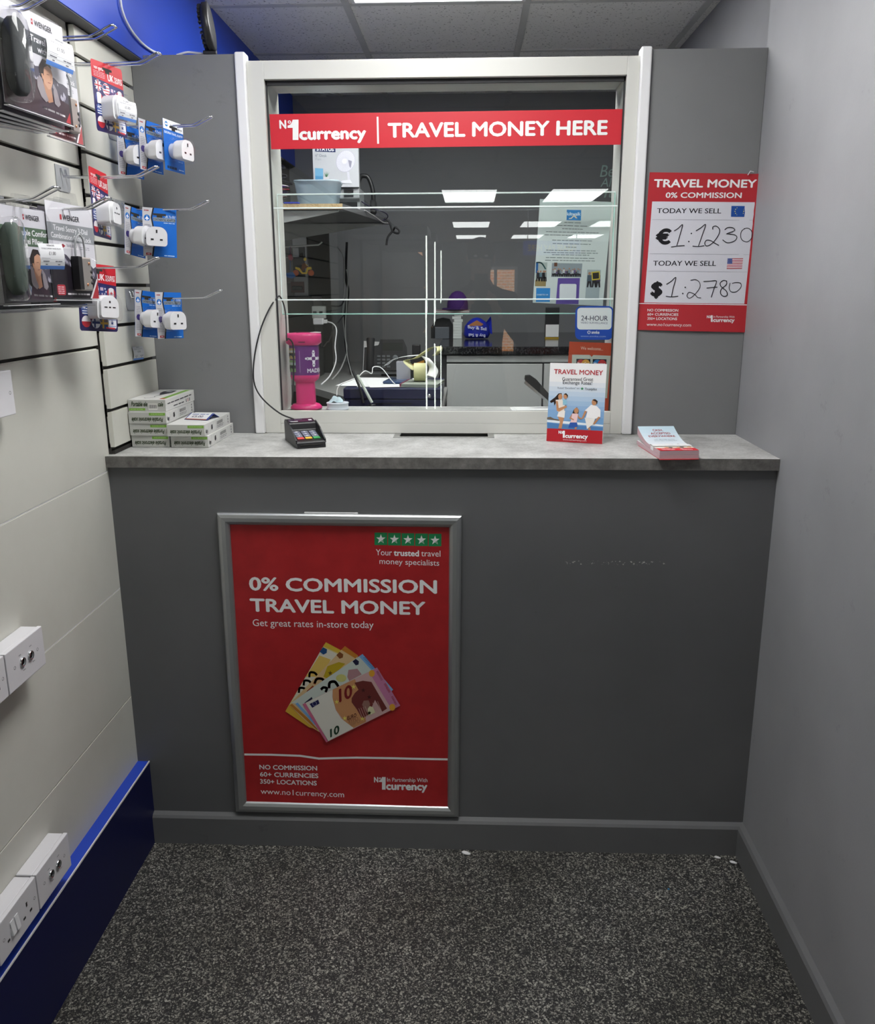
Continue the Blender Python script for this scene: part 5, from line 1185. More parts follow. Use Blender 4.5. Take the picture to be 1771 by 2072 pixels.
for (dx, dy) in ((0, -1), (0, 1), (-1, 0), (1, 0)):
    kx, ky = .085, .125; px_, py_ = -dy, dx
    q = lambda a, b: (X_ + (dx * a + px_ * b) * kx, Y_ + (dy * a + py_ * b) * ky)
    sh.poly([q(.45, -.42), q(1.0, -.30), q(1.7, -.42), q(1.3, 0), q(1.7, .42), q(1.0, .30), q(.45, .42)], '#e6e2ea', 2); sh.ell(X_ + dx * 1.85 * kx, Y_ + dy * 1.85 * ky, .026, .036, '#e6e2ea', 2, 10)
sh.flush('star_emblem', t)
sh.text('MADE4U', (.58, .90), (.98, .89), .13, '#e6e2ea', .03, 2); sh.flush('lettering', t)
m = MB(); m.tube(smooth([tuple(at(580, 690, 1, .398) - Vector((cx, .452, LZ))), (-.034, -.052, .215), (-.022, -.052, .196), (-.024, -.050, .13), (-.028, -.052, .07), (-.034, -.05, .02)]), .0022, BLACKM, 8); o_ = m.build('hanging_cable'); o_.location = (cx, .452, LZ); tag(o_, 'black cable hanging down the front of the pink charity box', 'cable')

# tape roll with a tissue
p = at(683, 822, 1, .445)
t = thing('tape_roll', 'wide white tape roll lying flat beside the pink charity box', 'tape roll', (p.x, .452, LZ + .0004))
m = MB(); m.lathe([(.0325, 0), (.034, .001), (.034, .003), (.0325, .004), (.0325, .017), (.034, .018), (.0345, .020), (.033, .021), (.013, .021), (.012, .018)], mat('white_tape', (.66, .69, .76), .5), n=36); m.build('reel', t)
t2 = thing('tissue', 'crumpled pale blue tissue on top of the white tape roll', 'tissue', (p.x - .004, .452, LZ + .0222))
rr = random.Random(4); m = MB(); vs = []; n = 9
for i in range(n + 1):
    for j in range(n + 1):
        u, v = i / n - .5, j / n - .5; r2 = u * u + v * v
        vs.append((u * .042, v * .036, max(.0005, .016 - .06 * r2 * .9 + .006 * math.sin(9 * u + 3) * math.cos(11 * v) + rr.uniform(-.002, .002))))
m.add(vs, [(i * (n + 1) + j, (i + 1) * (n + 1) + j, (i + 1) * (n + 1) + j + 1, i * (n + 1) + j + 1) for i in range(n) for j in range(n)], mat('blue_tissue', (.48, .60, .66), .8), None, True); m.build('tissue_sheet', t2)

# inner desk behind the ledge
DZ = 1.180
t = thing('inner_desk', 'grey desk behind the glass with a slanted front edge', 'desk', (.6, 1.4, 0))
pts = [(.70, .535), (.850, .535), (.850, 1.21), (.80, 1.23), (.80, 2.395), (.06, 2.395), (.06, 1.45), (.34, 1.16)]
m = MB(); m.prism([(a - .6, b - 1.4) for a, b in pts], DZ - .026, DZ, mat('desk_grey', (.26, .26, .25), .5), 'z'); m.build('desk_top', t)
d_ = Vector((.34 - .70, 1.16 - .535, 0)); m = MB(); m.box(0, -.0005, DZ - .0262, d_.length, .0015, DZ + .0002, LGREY, Matrix.Translation((.70 - .6, .535 - 1.4, 0)) @ Matrix.Rotation(math.atan2(d_.y, d_.x), 4, 'Z')); m.build('light_edge', t)
m = MB()
for x, y in ((-.5, .9), (.2, .9), (.2, -.7), (-.48, .1)): m.box(x - .02, y - .02, 0, x + .02, y + .02, DZ - .026, BLACK)
m.build('desk_frame', t)
# cash drawer and what lies on it
t = thing('cash_box', 'dark navy cash box on the desk behind the glass', 'cash box', (.688, .625, DZ + .0004))
NV = mat('navy_metal', (.014, .016, .06), .4)
m = MB(); m.box(-.160, .004, 0, .155, .33, .024, NV); m.build('tray_base', t, .002)
m = MB(); m.box(-.162, 0, .0255, .157, .334, .060, NV); m.build('cover', t, .003)
m = MB(); m.lathe([(.006, 0), (.006, .002), (.001, .002)], CHROME, M=Matrix.Translation((.118, 0, .036)) @ Matrix.Rotation(PI / 2, 4, 'X'), n=14); m.build('lock', t)
m = MB(); m.box(-.162, .32, -.0, .157, .334, .052, NV) if 0 else m.box(-.06, -.0006, .010, .06, .0005, .013, BLACK); m.build('handle_slot', t)
CZ = DZ + .0608
t = thing('loose_papers', 'loose white papers spread on the navy cash box', 'papers', (.655, .80, CZ)); m = MB()
for i, (dx, dy, a) in enumerate(((0, 0, .08), (-.05, .01, -.12), (.03, -.02, .2))):
    m.box(-.10, -.13, .0004 + .0006 * i, .10, .14, .0008 + .0006 * i, PAPER, Matrix.Translation((dx, dy, 0)) @ Matrix.Rotation(a, 4, 'Z'))
m.build('sheets', t)
t = thing('mobile_phone', 'dark blue mobile phone on the papers with a white charging lead', 'phone', M=Matrix.Translation((.690, .80, CZ + .0025)) @ Matrix.Rotation(-.1, 4, 'Z'))
m = MB(); m.box(-.040, -.07, 0, .040, .07, .009, mat('blue_phone_shell', (.02, .05, .13), .2)); m.build('shell', t, .004, 3); m = MB(); m.box(.005, -.02, .0092, .03, -.015, .0094, P('#8aa6c8')); m.build('badge', t)
m = MB(); m.tube(smooth([(.686, .725, CZ + .004), (.675, .70, CZ + .02), (.64, .74, CZ + .055), (.615, .72, CZ + .06), (.61, .71, CZ + .04), (.59, .69, CZ + .05), (.565, .66, CZ + .03), (.515, .62, CZ + .01), (.508, .60, CZ - .02)]), .0016, UPVC, 7); tag(m.build('charging_lead'), 'thin white charging lead arching over the cash box papers', 'cable')
t = thing('white_bar', 'slim white bar leaning at a slant in front of the cash box', 'bar', (.6, .59, LZ))
a, b = at(753, 815, 1, .585), at(723, 759, 1, .60); o_ = Vector((.6, .59, LZ)); m = MB(); m.tube([a - o_, b - o_], .0058, mat('pale_bar', (.66, .72, .64), .4), 4); m.build('bar', t)
m = MB(); m.lathe([(.012, 0), (.012, .003), (.002, .004)], BLACK, tuple(a - o_ + Vector((0, 0, -.008))), 16); m.build('foot', t)
a, b = at(736, 816, 1, .57), at(714, 750, 1, .60); m = MB(); m.tube(smooth([a, a * .55 + b * .45 + Vector((.004, 0, .0)), b]), .0042, BLACK, 8); tag(m.build('black_cord_end'), 'thick black cord standing left of the slim white bar', 'cable')
# receipts, pad and till roll
t = thing('notepad', 'pad with a magenta spine on the right of the cash box', 'pad', M=Matrix.Translation((.77, .72, CZ + .0002)) @ Matrix.Rotation(-.12, 4, 'Z'))
m = MB(); m.box(-.05, -.07, 0, .07, .09, .010, mat('grey_green_pad', (.30, .33, .28), .6)); m.build('pages', t); m = MB(); m.box(-.055, -.07, -.0001, -.049, .09, .0115, P('#7c2c4a')); m.build('spine', t)
t = thing('till_roll', 'pale yellow till roll with curling strip on the pad', 'till roll', (.765, .74, CZ + .0108))
YP = mat('yellow_paper', (.62, .60, .32), .6)
m = MB(); m.lathe([(.030, 0), (.030, .038), (.007, .038), (.007, 0)], YP, M=Matrix.Translation((-.015, 0, .031)) @ Matrix.Rotation(PI / 2, 4, 'Y'), n=28, caps=False); m.build('roll', t)
def strip(path, wv_, mt, nm, par):
    m = MB(); vs = []
    for p in smooth(path, 5): vs += [tuple(p), tuple(p + wv_)]
    m.add(vs, [(2 * i, 2 * i + 1, 2 * i + 3, 2 * i + 2) for i in range(len(vs) // 2 - 1)], mt, None, True); o = m.build(nm, par); s_ = o.modifiers.new('thick', 'SOLIDIFY'); s_.thickness = .0005; return o
strip([(-.02, -.03, .04), (-.05, -.02, .068), (-.02, .0, .075), (.005, .02, .09), (.03, .05, .105), (.055, .03, .112), (.06, .01, .10), (.045, .0, .085)], Vector((.018, .03, 0)), YP, 'curling_strip', t)
t = thing('receipt', 'white receipt sheet drooping left from the till roll stand', 'receipt', (.73, .80, CZ + .0108))
strip([(-.085, -.02, .048), (-.06, 0, .066), (-.02, .02, .075), (.03, .04, .078)], Vector((.01, .05, 0)), PAPER, 'receipt_sheet', t)
m = MB(); m.box(-.045, .0, 0, .0, .05, .060, mat('grey_printed_block', (.42, .42, .46), .6)); o_ = m.build('stub_block', t)
t = thing('receipt', 'white receipt hanging off the right of the till roll', 'receipt', (.80, .76, CZ + .0108))
strip([(.0, .0, .075), (.015, -.01, .06), (.03, -.015, .035), (.022, -.03, .012)], Vector((-.03, .012, .008)), PAPER, 'receipt_sheet', t)
# desk phone
p = at(782, 752, 2, DZ)
PY = 1.62
p = at(780, 751, 1, PY)
t = thing('desk_phone', 'black office desk phone with handset on the desk at the back', 'telephone', M=Matrix.Translation((p.x, PY, p.z)) @ Matrix.Rotation(0.05, 4, 'Z'))
m = MB(); M = Matrix.Rotation(-.75, 4, 'X')
m.prism([(-.095, 0), (.100, 0), (.095, .100), (.080, .135), (-.02, .135), (-.028, .11), (-.09, .10)], -.024, 0, BLACKM, 'y', Matrix.Rotation(-.22, 4, 'X')); bd = m.build('body', t, .004)
Mp = Matrix.Rotation(-.22, 4, 'X')
m = MB(); m.box(-.010, -.0255, .085, .078, -.0235, .120, mat('lcd_glass', (.03, .035, .03), .15), Mp); m.build('display', t)
for r in range(4):
    for c in range(3): m = MB(); m.box(-.034 + .021 * c, -.027, .012 + .015 * r, -.020 + .021 * c, -.0238, .021 + .015 * r, P('#5a5d60'), Mp); m.build('key', t, .0006)
m = MB(); m.lathe([(.012, 0), (.012, .002), (.005, .002)], P('#6a6e70'), M=Mp @ Matrix.Translation((.045, -.0245, .055)) @ Matrix.Rotation(PI / 2, 4, 'X'), n=16); m.build('navigation_key', t)
m = MB(); m.tube([Mp @ Vector(q) for q in ((-.064, -.028, .004), (-.064, -.036, .02), (-.062, -.036, .10), (-.062, -.028, .136))], [.017, .016, .016, .019], BLACKM, 14); m.build('handset', t, .003)
m = MB(); m.box(-.075, -.005, -.012, .09, .06, -.0005, GREYP); m.box(-.02, .03, -(p.z - DZ) + .0005, .05, .07, -.012, BLACK) ; m.build('stand', t)
a = at(735, 690, 1, 1.86); b = at(775, 752, 1, 1.86)
t = thing('paper_sheet', 'white sheet of paper propped up behind the desk phone', 'paper', M=frame(((a.x + b.x) / 2, 1.86, DZ + .0005), 0, .06, -.03)); m = MB(); m.box(-.05, 0, 0, .048, .001, a.z - DZ - .003, PAPER); m.box(.05, .003, .002, .060, .004, a.z - DZ, PAPER); m.build('sheet', t)
# black card reader behind the till roll
p = at(838, 735, 1, 1.2)
t = thing('label_gun', 'black handheld tool with orange marking behind the till roll', 'tool', M=Matrix.Translation((p.x, 1.2, DZ + .0005))); hh = p.z - DZ
m = MB(); m.prism([(-.05, 0), (.05, 0), (.05, hh + .02), (.012, hh + .035), (-.06, hh - .012)], 0, .05, BLACK, 'y'); m.build('body', t, .003); m = MB(); m.box(-.008, .01, hh + .03, .024, .04, hh + .07, BLACK); m.build('knob', t, .003)
m = MB(); m.prism([(-.05, hh - .02), (.04, hh + .012), (.04, hh + .002), (-.045, hh - .032)], -.0012, 0, P('#b8812c'), 'y'); m.build('orange_mark', t)

# shelf on the left with brackets
SZ = 1.843
t = thing('wall_shelf', 'grey chipboard shelf on two white brackets inside the booth', 'shelf', (.06, 1.35, SZ))
pts = [(.062, 1.0), (.487, 1.0), (.585, 1.73), (.062, 1.73)]
m = MB(); m.prism([(a - .06, b - 1.35) for a, b in pts], -.018, 0, mat('grey_board', (.13, .13, .135), .5), 'z'); m.build('board', t)
m = MB(); m.box(.002, -.3512, -.018, .427, -.35, 0, CHIP); m.build('raw_edge', t)
for y, L in ((-.335, .41), (.28, .50)):
    m = MB(); m.prism([(.0, -.0185), (L, -.0185), (L, -.026), (.0, -.10)], y, y + .004, LGREY, 'y'); m.box(0, y, -.0215, L, y + .02, -.0187, LGREY); m.build('bracket', t)
def on_shelf(u, v, y): p = at(u, v, 1, y); return p
# tub
y = 1.06; pl, pr_ = at(600, 413, 1, y), at(676, 413, 1, y); tl, tr = at(592, 366, 1, y), at(686, 370, 1, y)
cx = (pl.x + pr_.x) / 2; t = thing('plastic_tub', 'frosted clear plastic tub standing at the front of the shelf', 'tub', (cx, y + .08, SZ + .0004))
hb, hw, ht_ = (pr_.x - pl.x) / 2, (tr.x - tl.x) / 2, .088
m = MB(); m.lathe([(.01, .0015), (hb, .001), (hb * 1.02, .004), (hw * .96, ht_ - .008), (hw, ht_ - .006), (hw, ht_), (hw * .97, ht_), (hw * .94, ht_ - .008), (hb * .98, .006), (.01, .004)], TUB, n=40, power=6, sy=.85, caps=False); m.build('tub_wall', t)
# note counter with the boxed fan on it
y = 1.30; a, b = at(690, 425, 1, y), at(727, 380, 1, y); mx = (at(655, 400, 1, y).x + b.x) / 2; bw = (b.x - at(655, 400, 1, y).x)
t = thing('note_counter', 'grey banknote counting machine on the shelf under the fan box', 'machine', (mx, y, SZ + .0004)); hh = at(700, 380, 1, y).z - SZ - .0004
m = MB(); m.prism([(0, 0), (.15, 0), (.15, hh), (.0, hh), (-.004, hh * .55), (.012, hh * .42), (.012, .01)], -bw / 2, bw / 2, GREYP, 'x'); m.build('housing', t, .004)
m = MB()
for i in range(5): m.box(bw / 2 - .058, -.0065, hh * .62 + i * .006, bw / 2 - .022, -.0035, hh * .62 + i * .006 + .0035, BLACK)
m.build('vent', t); m = MB(); m.box(-bw / 2 + .01, .0085, .012, bw / 2 - .01, .0115, hh * .4, BLACK); m.build('note_tray', t)
y = 1.27; q = [at(u, v, 1, y) for u, v in ((627, 300), (717, 304), (723, 379), (637, 372))]
fw, fh = .172, .158
t = thing('fan_box', 'white cardboard box of a desk fan on the shelf machine', 'box', M=Matrix.Translation(((q[2].x + q[3].x) / 2, y + .012, SZ + hh + .0012)) @ Matrix.Rotation(.10, 4, 'Z'))
m = MB(); m.box(-fw / 2, 0, 0, fw / 2, .15, fh, mat('matt_carton_white', (.52, .53, .56), .6)); m.build('carton', t, .001)
c_ = [(640, 60), (1385, 60), (1470, 760), (725, 740)]
sh = Sheet(fw, fh, c_, th=.0002, eps=.0003)
sh.poly([(692, 120), (1018, 135), (1028, 212), (700, 200)], '#25305a', 1); sh.text('STATUS', (722, 186), (1000, 193), 46, '#e8eaf0', .04, 3); sh.flush('logo', t)
sh.text('6" Desk', (712, 278), (895, 285), 40, '#8a8e98', .01, 2); sh.text('Fan', (720, 332), (805, 336), 38, '#a4a8b0', 0, 2); sh.flush('lettering', t)
sh.poly([(720, 450), (850, 460), (870, 672), (742, 664)], '#6fa8cc', 1); sh.poly([(735, 570), (860, 580), (870, 672), (742, 664)], '#4e90be', 2); sh.poly([(868, 590), (960, 590), (948, 688), (880, 684)], '#d0cdd0', 3)
for a_ in (-2.2, -1.75, -1.3, -.9): sh.poly([(905, 590), (925, 590), (915 + 75 * math.cos(a_), 585 + 90 * math.sin(a_))], '#5f8a6a', 4)
sh.flush('plant_picture', t)
sh.ell(1205, 350, 158, 172, '#b9b6c6', 2, 32); sh.ell(1205, 350, 150, 164, '#d6d5de', 3, 32)
for i in range(30): a_ = i * PI / 15; sh.line([(1205 + 40 * math.cos(a_), 350 + 44 * math.sin(a_)), (1205 + 150 * math.cos(a_), 350 + 164 * math.sin(a_))], 3, '#bab8c8', 4)
sh.ell(1185, 350, 38, 40, '#e6e6ea', 5); sh.poly([(1245, 330), (1310, 350), (1300, 460), (1275, 430)], '#8e8c9e', 5); sh.poly([(1240, 515), (1280, 515), (1305, 640), (1265, 640)], '#cfced8', 5); sh.poly([(1140, 690), (1180, 650), (1310, 640), (1350, 700)], '#dcdbe2', 5)
sheet_part('fan_picture', t, sh)
m = MB(); m.box(-fw / 2 - .0006, .004, .004, -fw / 2 - .0001, .146, fh - .004, P('#6c706e')); m.build('printed_side', t)
# cable heap
t = thing('cable_heap', 'tangled heap of dark cables at the left end of the shelf', 'cables', (.20, 1.2, SZ + .0004)); rr = random.Random(12)
for k_, (c, r) in enumerate((('#1c1c20', .004), ('#2a2a30', .0035), ('#5a3a90', .003), ('#1c1c20', .0045), ('#b8b4b8', .0025), ('#7a2a34', .003))):
    m = MB(); pts = []
    for i in range(16): a = i * 1.25 + k_; rd = .045 + rr.uniform(-.012, .03); pts.append((rd * math.cos(a), rd * math.sin(a) * 1.2, .008 + (.012 * i if k_ in (0, 1, 3) else .006 * i) * rr.uniform(.85, 1.05)))
    m.tube(smooth(pts, 4), r, P(c), 6); m.build('cable_loop', t)
a = at(612, 418, 1, 1.03)
t = thing('blue_tag', 'small bright blue plastic piece at the front of the shelf', 'plastic piece', (a.x - .03, 1.03, SZ + .0004)); m = MB(); m.box(-.035, -.012, 0, .02, .012, .008, P('#2c36a8')); m.build('piece', t, .003)
# black adaptor brick and its leads
p = at(738, 388, 1, 1.5)
t = thing('headphones', 'black headphones standing on the shelf beside the fan box', 'headphones', (p.x, 1.5, SZ + .0004)); hh = at(738, 355, 1, 1.5).z - SZ
m = MB(); m.tube(smooth([(-.03, 0, .03), (-.032, .0, hh * .6), (-.018, 0, hh - .01), (0, 0, hh - .002), (.018, 0, hh - .012), (.034, 0, hh * .6), (.034, 0, .03)]), .009, BLACK, 10); m.build('headband', t)
for x in (-.03, .034): m = MB(); m.lathe([(.012, -.012), (.03, -.010), (.03, .006), (.022, .012)], BLACKM, M=Matrix.Translation((x, 0, .0305)) @ Matrix.Rotation(PI / 2, 4, 'Y'), n=24); m.build('ear_cup', t)
for lb, pts, r, mm in (('thin pale lead trailing along the shelf to its right end', [at(738, 425, 1, 1.3), at(758, 438, 1, 1.4), at(775, 450, 1, 1.5), at(786, 452, 1, 1.6)], .0022, mat('pale_lead', (.45, .44, .43), .5)),
                       ('purple-black lead curving over the right end of the shelf', [at(727, 405, 1, 1.35), at(752, 420, 1, 1.4), at(778, 430, 1, 1.5), at(785, 438, 1, 1.55), at(778, 445, 1, 1.6), at(765, 444, 1, 1.6)], .0022, mat('purple_lead', (.04, .03, .08), .5)),
                       ('black lead knotted into a loop past the end of the shelf', [at(778, 441, 1, 1.62), at(788, 450, 1, 1.62), at(795, 468, 1, 1.62), at(806, 472, 1, 1.6), at(808, 466, 1, 1.6), at(800, 460, 1, 1.6), at(796, 466, 1, 1.62), at(785, 480, 1, 1.62), at(782, 496, 1, 1.62)], .0045, BLACKM)):
    m = MB(); m.tube(smooth([Vector(q) for q in pts]), r, mm, 7); tag(m.build('shelf_lead'), lb, 'cable')
# hook with keyring toys
p0, p1 = at(580, 500, 1, 1.28), at(652, 491, 1, 1.28)
t = thing('peg_hook', 'single white peg hook on the slat board inside the booth', 'hook', (.056, 1.28, p0.z))
m = MB(); m.tube([(-.004, 0, .0), (p0.x - .056, 0, .001), (p1.x - .070, 0, .008), (p1.x - .056, 0, .018)], .003, LGREY, 8); m.build('peg', t)
m = MB(); m.box(-.0005, -.012, -.02, .0015, .012, .02, GREYP); m.build('back_plate', t)
c = at(614, 542, 1, 1.28); kk = .0019
t = thing('toy_motorbike', 'small yellow toy motorbike with rider hanging under the peg hook', 'toy', (c.x, 1.28, c.z)); YE = P('#d2b02c')
def tw(u, v): return ((u - 614) * kk, -(v - 542) * kk)
for u, v in ((598, 552), (629.5, 552)):
    m = MB(); M = Matrix.Translation((tw(u, v)[0], 0, tw(u, v)[1])) @ Matrix.Rotation(PI / 2, 4, 'X')
    m.lathe([(.0055, -.004), (.011, -.005), (.0115, 0), (.011, .005), (.0055, .004)], P('#b0542c'), n=20, M=M); m.lathe([(.005, -.003), (.005, .003)], BLACK, n=12, M=M); m.build('wheel', t)
m = MB(); m.prism([tw(*q) for q in ((598, 540), (606, 542), (612, 551), (619, 551), (622, 541), (630, 540), (631, 545), (624, 546), (621, 554), (611, 554), (605, 547), (598, 544))], -.006, .006, YE, 'y'); m.build('frame', t, .001)
m = MB(); m.tube([(tw(624, 537)[0], 0, tw(624, 537)[1]), (tw(629.5, 552)[0], 0, tw(629.5, 552)[1])], .002, CHROME, 6); m.tube([(tw(624, 537)[0], -.012, tw(624, 536)[1]), (tw(624, 537)[0], .012, tw(624, 536)[1])], .0015, BLACK, 6); m.build('fork', t)
m = MB(); m.prism([tw(*q) for q in ((612, 535), (618, 532), (620, 538), (624, 540), (623, 542), (617, 543), (613, 548), (610, 546))], -.005, .005, P('#6a3a1c'), 'y'); m.ball((tw(618, 525)[0], 0, tw(618, 525)[1]), (.0062, .006, .0066), P('#c8a83a'), 14); m.tube([(tw(616, 534)[0], 0, tw(616, 534)[1]), (tw(624, 538)[0], 0, tw(624, 538)[1])], .002, P('#c8b04a'), 6); m.build('rider', t, .0006)
m = MB(); zz = p0.z + .003 - c.z; m.tube([(tw(618, 520)[0], 0, tw(618, 520)[1]), (tw(616, 512)[0], 0, zz - .004), (tw(616, 512)[0] + .001, .003, zz)], .0008, BLACK, 5); m.build('loop', t)
for lb, u, v, cl, w_ in (('small blue plastic toy hanging left of the yellow motorbike', 584, 556, '#3a64a0', .020), ('pink cord toy hanging at the far left under the peg hook', 584, 520, '#8a3a4c', .010)):
    c = at(u + 4, v, 1, 1.27); t = thing('keyring_toy', lb, 'toy', (c.x, 1.27, c.z)); m = MB(); m.prism([(-w_, .006), (w_ * .5, .010), (w_, -.006), (w_ * .3, -.014), (-w_ * .6, -.010)], -.004, .004, P(cl), 'y'); m.build('figure', t, .002)
    m = MB(); m.tube([(0, 0, .005), (0, .002, (p0.z - c.z) * .6), (.001, .006, p0.z - c.z)], .0012, P(cl), 5); m.build('cord', t)
# socket, USB plug and leads on the left
a, b = at(577, 590, 1, 1.5), at(640, 770, 1, 1.5)
t = thing('black_cabinet', 'tall black box standing at the left behind the charity box', 'box', ((a.x + b.x) / 2, 1.50, DZ + .0005)); m = MB(); m.box(-(b.x - a.x) / 2, 0, 0, (b.x - a.x) / 2, .22, at(600, 600, 1, 1.5).z - DZ, BLACK); m.build('casing', t, .004); m = MB(); m.box(-.06, -.002, .03, .05, -.0003, .06, BLACKM); m.build('front_panel', t)
c = at(641, 630, 1, 1.44)
t = thing('power_strip', 'grey double wall socket inside the booth above the white charger', 'socket', (c.x, 1.495, c.z - .03)); m = MB(); m.box(-.025, -.03, 0, .03, .004, .05, LGREY); m.build('casing', t, .003); m = MB(); m.box(-.02, -.0306, .02, -.005, -.0295, .03, SLOT); m.box(.006, -.0306, .02, .02, -.0295, .03, SLOT); m.build('socket_holes', t)
c = at(646, 650, 1, 1.42)
t = thing('usb_charger', 'white USB charger plug with a white lead inside the booth', 'charger', (c.x, 1.42, c.z - .014)); m = MB(); m.box(-.026, 0, 0, .016, .03, .026, PLUGW); m.build('plug_body', t, .004); m = MB(); m.box(.016, .006, .005, .032, .022, .020, PLUGW); m.build('usb_end', t, .002)
for lb, pts, r, mm in (('white USB lead drooping from the charger to the desk edge', [at(662, 651, 1, 1.43), at(674, 655, 1, 1.4), at(681, 668, 1, 1.38), at(678, 700, 1, 1.35), at(680, 730, 1, 1.3), at(668, 760, 1, 1.2), at(650, 778, 1, 1.15)], .0028, UPVC),
                       ('pair of grey cables running down the booth corner', [at(684, 500, 1, 1.85), at(694, 516, 1, 1.85), at(697, 540, 1, 1.85), at(696, 600, 1, 1.85), at(694, 640, 1, 1.85), at(698, 680, 1, 1.85), at(702, 710, 1, 1.85), at(690, 745, 1, 1.6), at(672, 768, 1, 1.5)], .0032, LGREY),
                       ('black cable running down the booth corner beside the grey ones', [at(702, 490, 1, 1.87), at(700, 560, 1, 1.87), at(705, 590, 1, 1.87), at(699, 640, 1, 1.87), at(700, 700, 1, 1.87), at(712, 760, 1, 1.7)], .0055, BLACKM),
                       ('thin grey cable beside the black one in the booth corner', [at(701, 545, 1, 1.83), at(704, 565, 1, 1.83), at(702, 610, 1, 1.83), at(699, 660, 1, 1.83), at(703, 720, 1, 1.8), at(716, 770, 1, 1.6)], .0025, LGREY),
                       ('black cable sagging from the socket to the corner cables', [at(655, 614, 1, 1.46), at(672, 619, 1, 1.5), at(690, 618, 1, 1.7), at(697, 605, 1, 1.84)], .0035, BLACKM),
                       ('black cable zigzagging behind the charity box to the corner', [at(698, 635, 1, 1.84), at(675, 665, 1, 1.6), at(666, 690, 1, 1.5), at(662, 692, 1, 1.45), at(653, 703, 1, 1.4), at(646, 690, 1, 1.4), at(640, 675, 1, 1.44)], .0030, BLACKM)):
    m = MB(); m.tube(smooth([Vector(q) for q in pts]), r, mm, 7); tag(m.build('booth_cable'), lb, 'cable')
# dark packets hung on the slat board in the booth
for i, (u0, v0, u1, v1, y, c, lb) in enumerate(((592, 520, 618, 560, 1.6, '#3c3c42', 'dim grey packet hanging high on the booth slat board'), (588, 570, 616, 592, 1.52, '#4a3034', 'dim red and grey packet hanging low on the booth slat board'), (604, 500, 618, 530, 1.66, '#4c5058', 'dim pale packet hanging at the right of the booth slat board'))):
    a, b = at(u0, v0, 1, y), at(u1, v1, 1, y); t = thing('hanging_packet', lb, 'packet', ((a.x + b.x) / 2, y, b.z)); m = MB(); m.box(-(b.x - a.x) / 2, 0, 0, (b.x - a.x) / 2, .006, a.z - b.z, P(c)); m.build('card', t, .001); m = MB(); m.box(-(b.x - a.x) / 2 + .006, -.008, .01, (b.x - a.x) / 2 - .006, -.0005, (a.z - b.z) * .6, P('#23262c')); m.build('blister', t, .003); m = MB(); m.tube([(-(a.x + b.x) / 2 + .054, .003, a.z - b.z - .003), (.0, .003, a.z - b.z - .003)], .0015, CHROME, 6); m.build('peg', t)

# back counter on the right
CZT = 1.333; CY = 1.27
t = thing('back_cabinet', 'light grey cupboard with black top along the booth back wall', 'cupboard', (1.3, CY, 0))
x0 = at(904, 760, 1, CY).x; xs = at(1099, 760, 1, CY).x
m = MB(); m.box(x0 - 1.3 - .02, .02, 0, .44, 1.12, CZT - .032, mat('cabinet_carcass', (.05, .05, .055), .5)); m.build('carcass', t)
m = MB(); m.box(x0 - 1.3 - .035, -.012, CZT - .032, .446, 1.125, CZT, BLACKTOP); m.build('worktop', t, .004)
m = MB(); m.box(x0 - 1.3, .0, CZT - .062, .44, .018, CZT - .036, LGREY); m.build('top_rail', t, .002)
for a, b in ((x0, xs - .003), (xs + .004, 1.738)):
    m = MB(); m.box(a - 1.3, .0, .62, b - 1.3, .018, CZT - .068, LGREY); m.build('door', t, .002)
def put(u, v, y): return at(u, v, 1, y)
YO = 1.80
for i in range(9):
    c = put(926, 650, YO); t = thing('small_box', 'small white box stacked in the column on the back counter', 'box', (c.x + (.004 if i > 5 else 0) * (-1) ** i, YO, CZT + .0004 + i * .0125), .03 * math.sin(i * 3), 'white boxes stacked on the back counter'); m = MB(); m.box(-.020, 0, 0, .020, .06, .012, mat('cool_white_card', (.62, .66, .64), .5)); m.build('carton', t, .0006)
c = put(896, 660, YO); t = thing('speaker', 'black rounded speaker with a grey block on the back counter', 'speaker', (c.x, YO, CZT + .0004))
m = MB(); m.prism([(-.055, 0), (.045, 0), (.045, .06), (.03, .085), (.0, .092), (-.03, .085), (-.055, .05)], .03, .09, BLACK, 'y'); m.build('housing', t, .006); m = MB(); m.box(-.035, -.01, 0, .030, .025, .052, mat('slate_block', (.10, .11, .13), .5)); m.build('front_block', t, .002)
c = put(926, 632, YO); t = thing('folder', 'flat pinkish folder lying across the white box column', 'folder', (c.x - .02, YO + .03, CZT + .1136), .04); m = MB(); m.box(-.085, -.04, 0, .075, .07, .0045, mat('pink_grey_folder', (.36, .25, .25), .5)); m.box(-.08, -.042, .006, .072, .07, .009, PAPER); m.box(-.085, -.04, .0105, .075, .07, .014, MATS['pink_grey_folder']); m.build('cover', t); 
c = put(926, 606, YO); t = thing('purple_hat', 'purple domed hat resting on the pinkish folder', 'hat', (c.x, YO + .03, CZT + .1283)); m = MB()
m.lathe([(.046, 0), (.048, .008), (.047, .03), (.040, .055), (.026, .074), (.010, .082), (.001, .083)], mat('purple_felt', (.055, .012, .13), .85), n=30); m.build('crown', t); m = MB(); m.lathe([(.046, -.0002), (.052, .001), (.05, .006), (.046, .008)], mat('purple_felt_dark', (.04, .01, .10), .85), n=30, c=(-.012, -.004, 0), sx=1.15); m.build('brim', t)
c = put(965, 660, YO); t = thing('carrier_bag', 'crumpled royal blue shop bag on the back counter', 'bag', (c.x, YO, CZT + .0004))
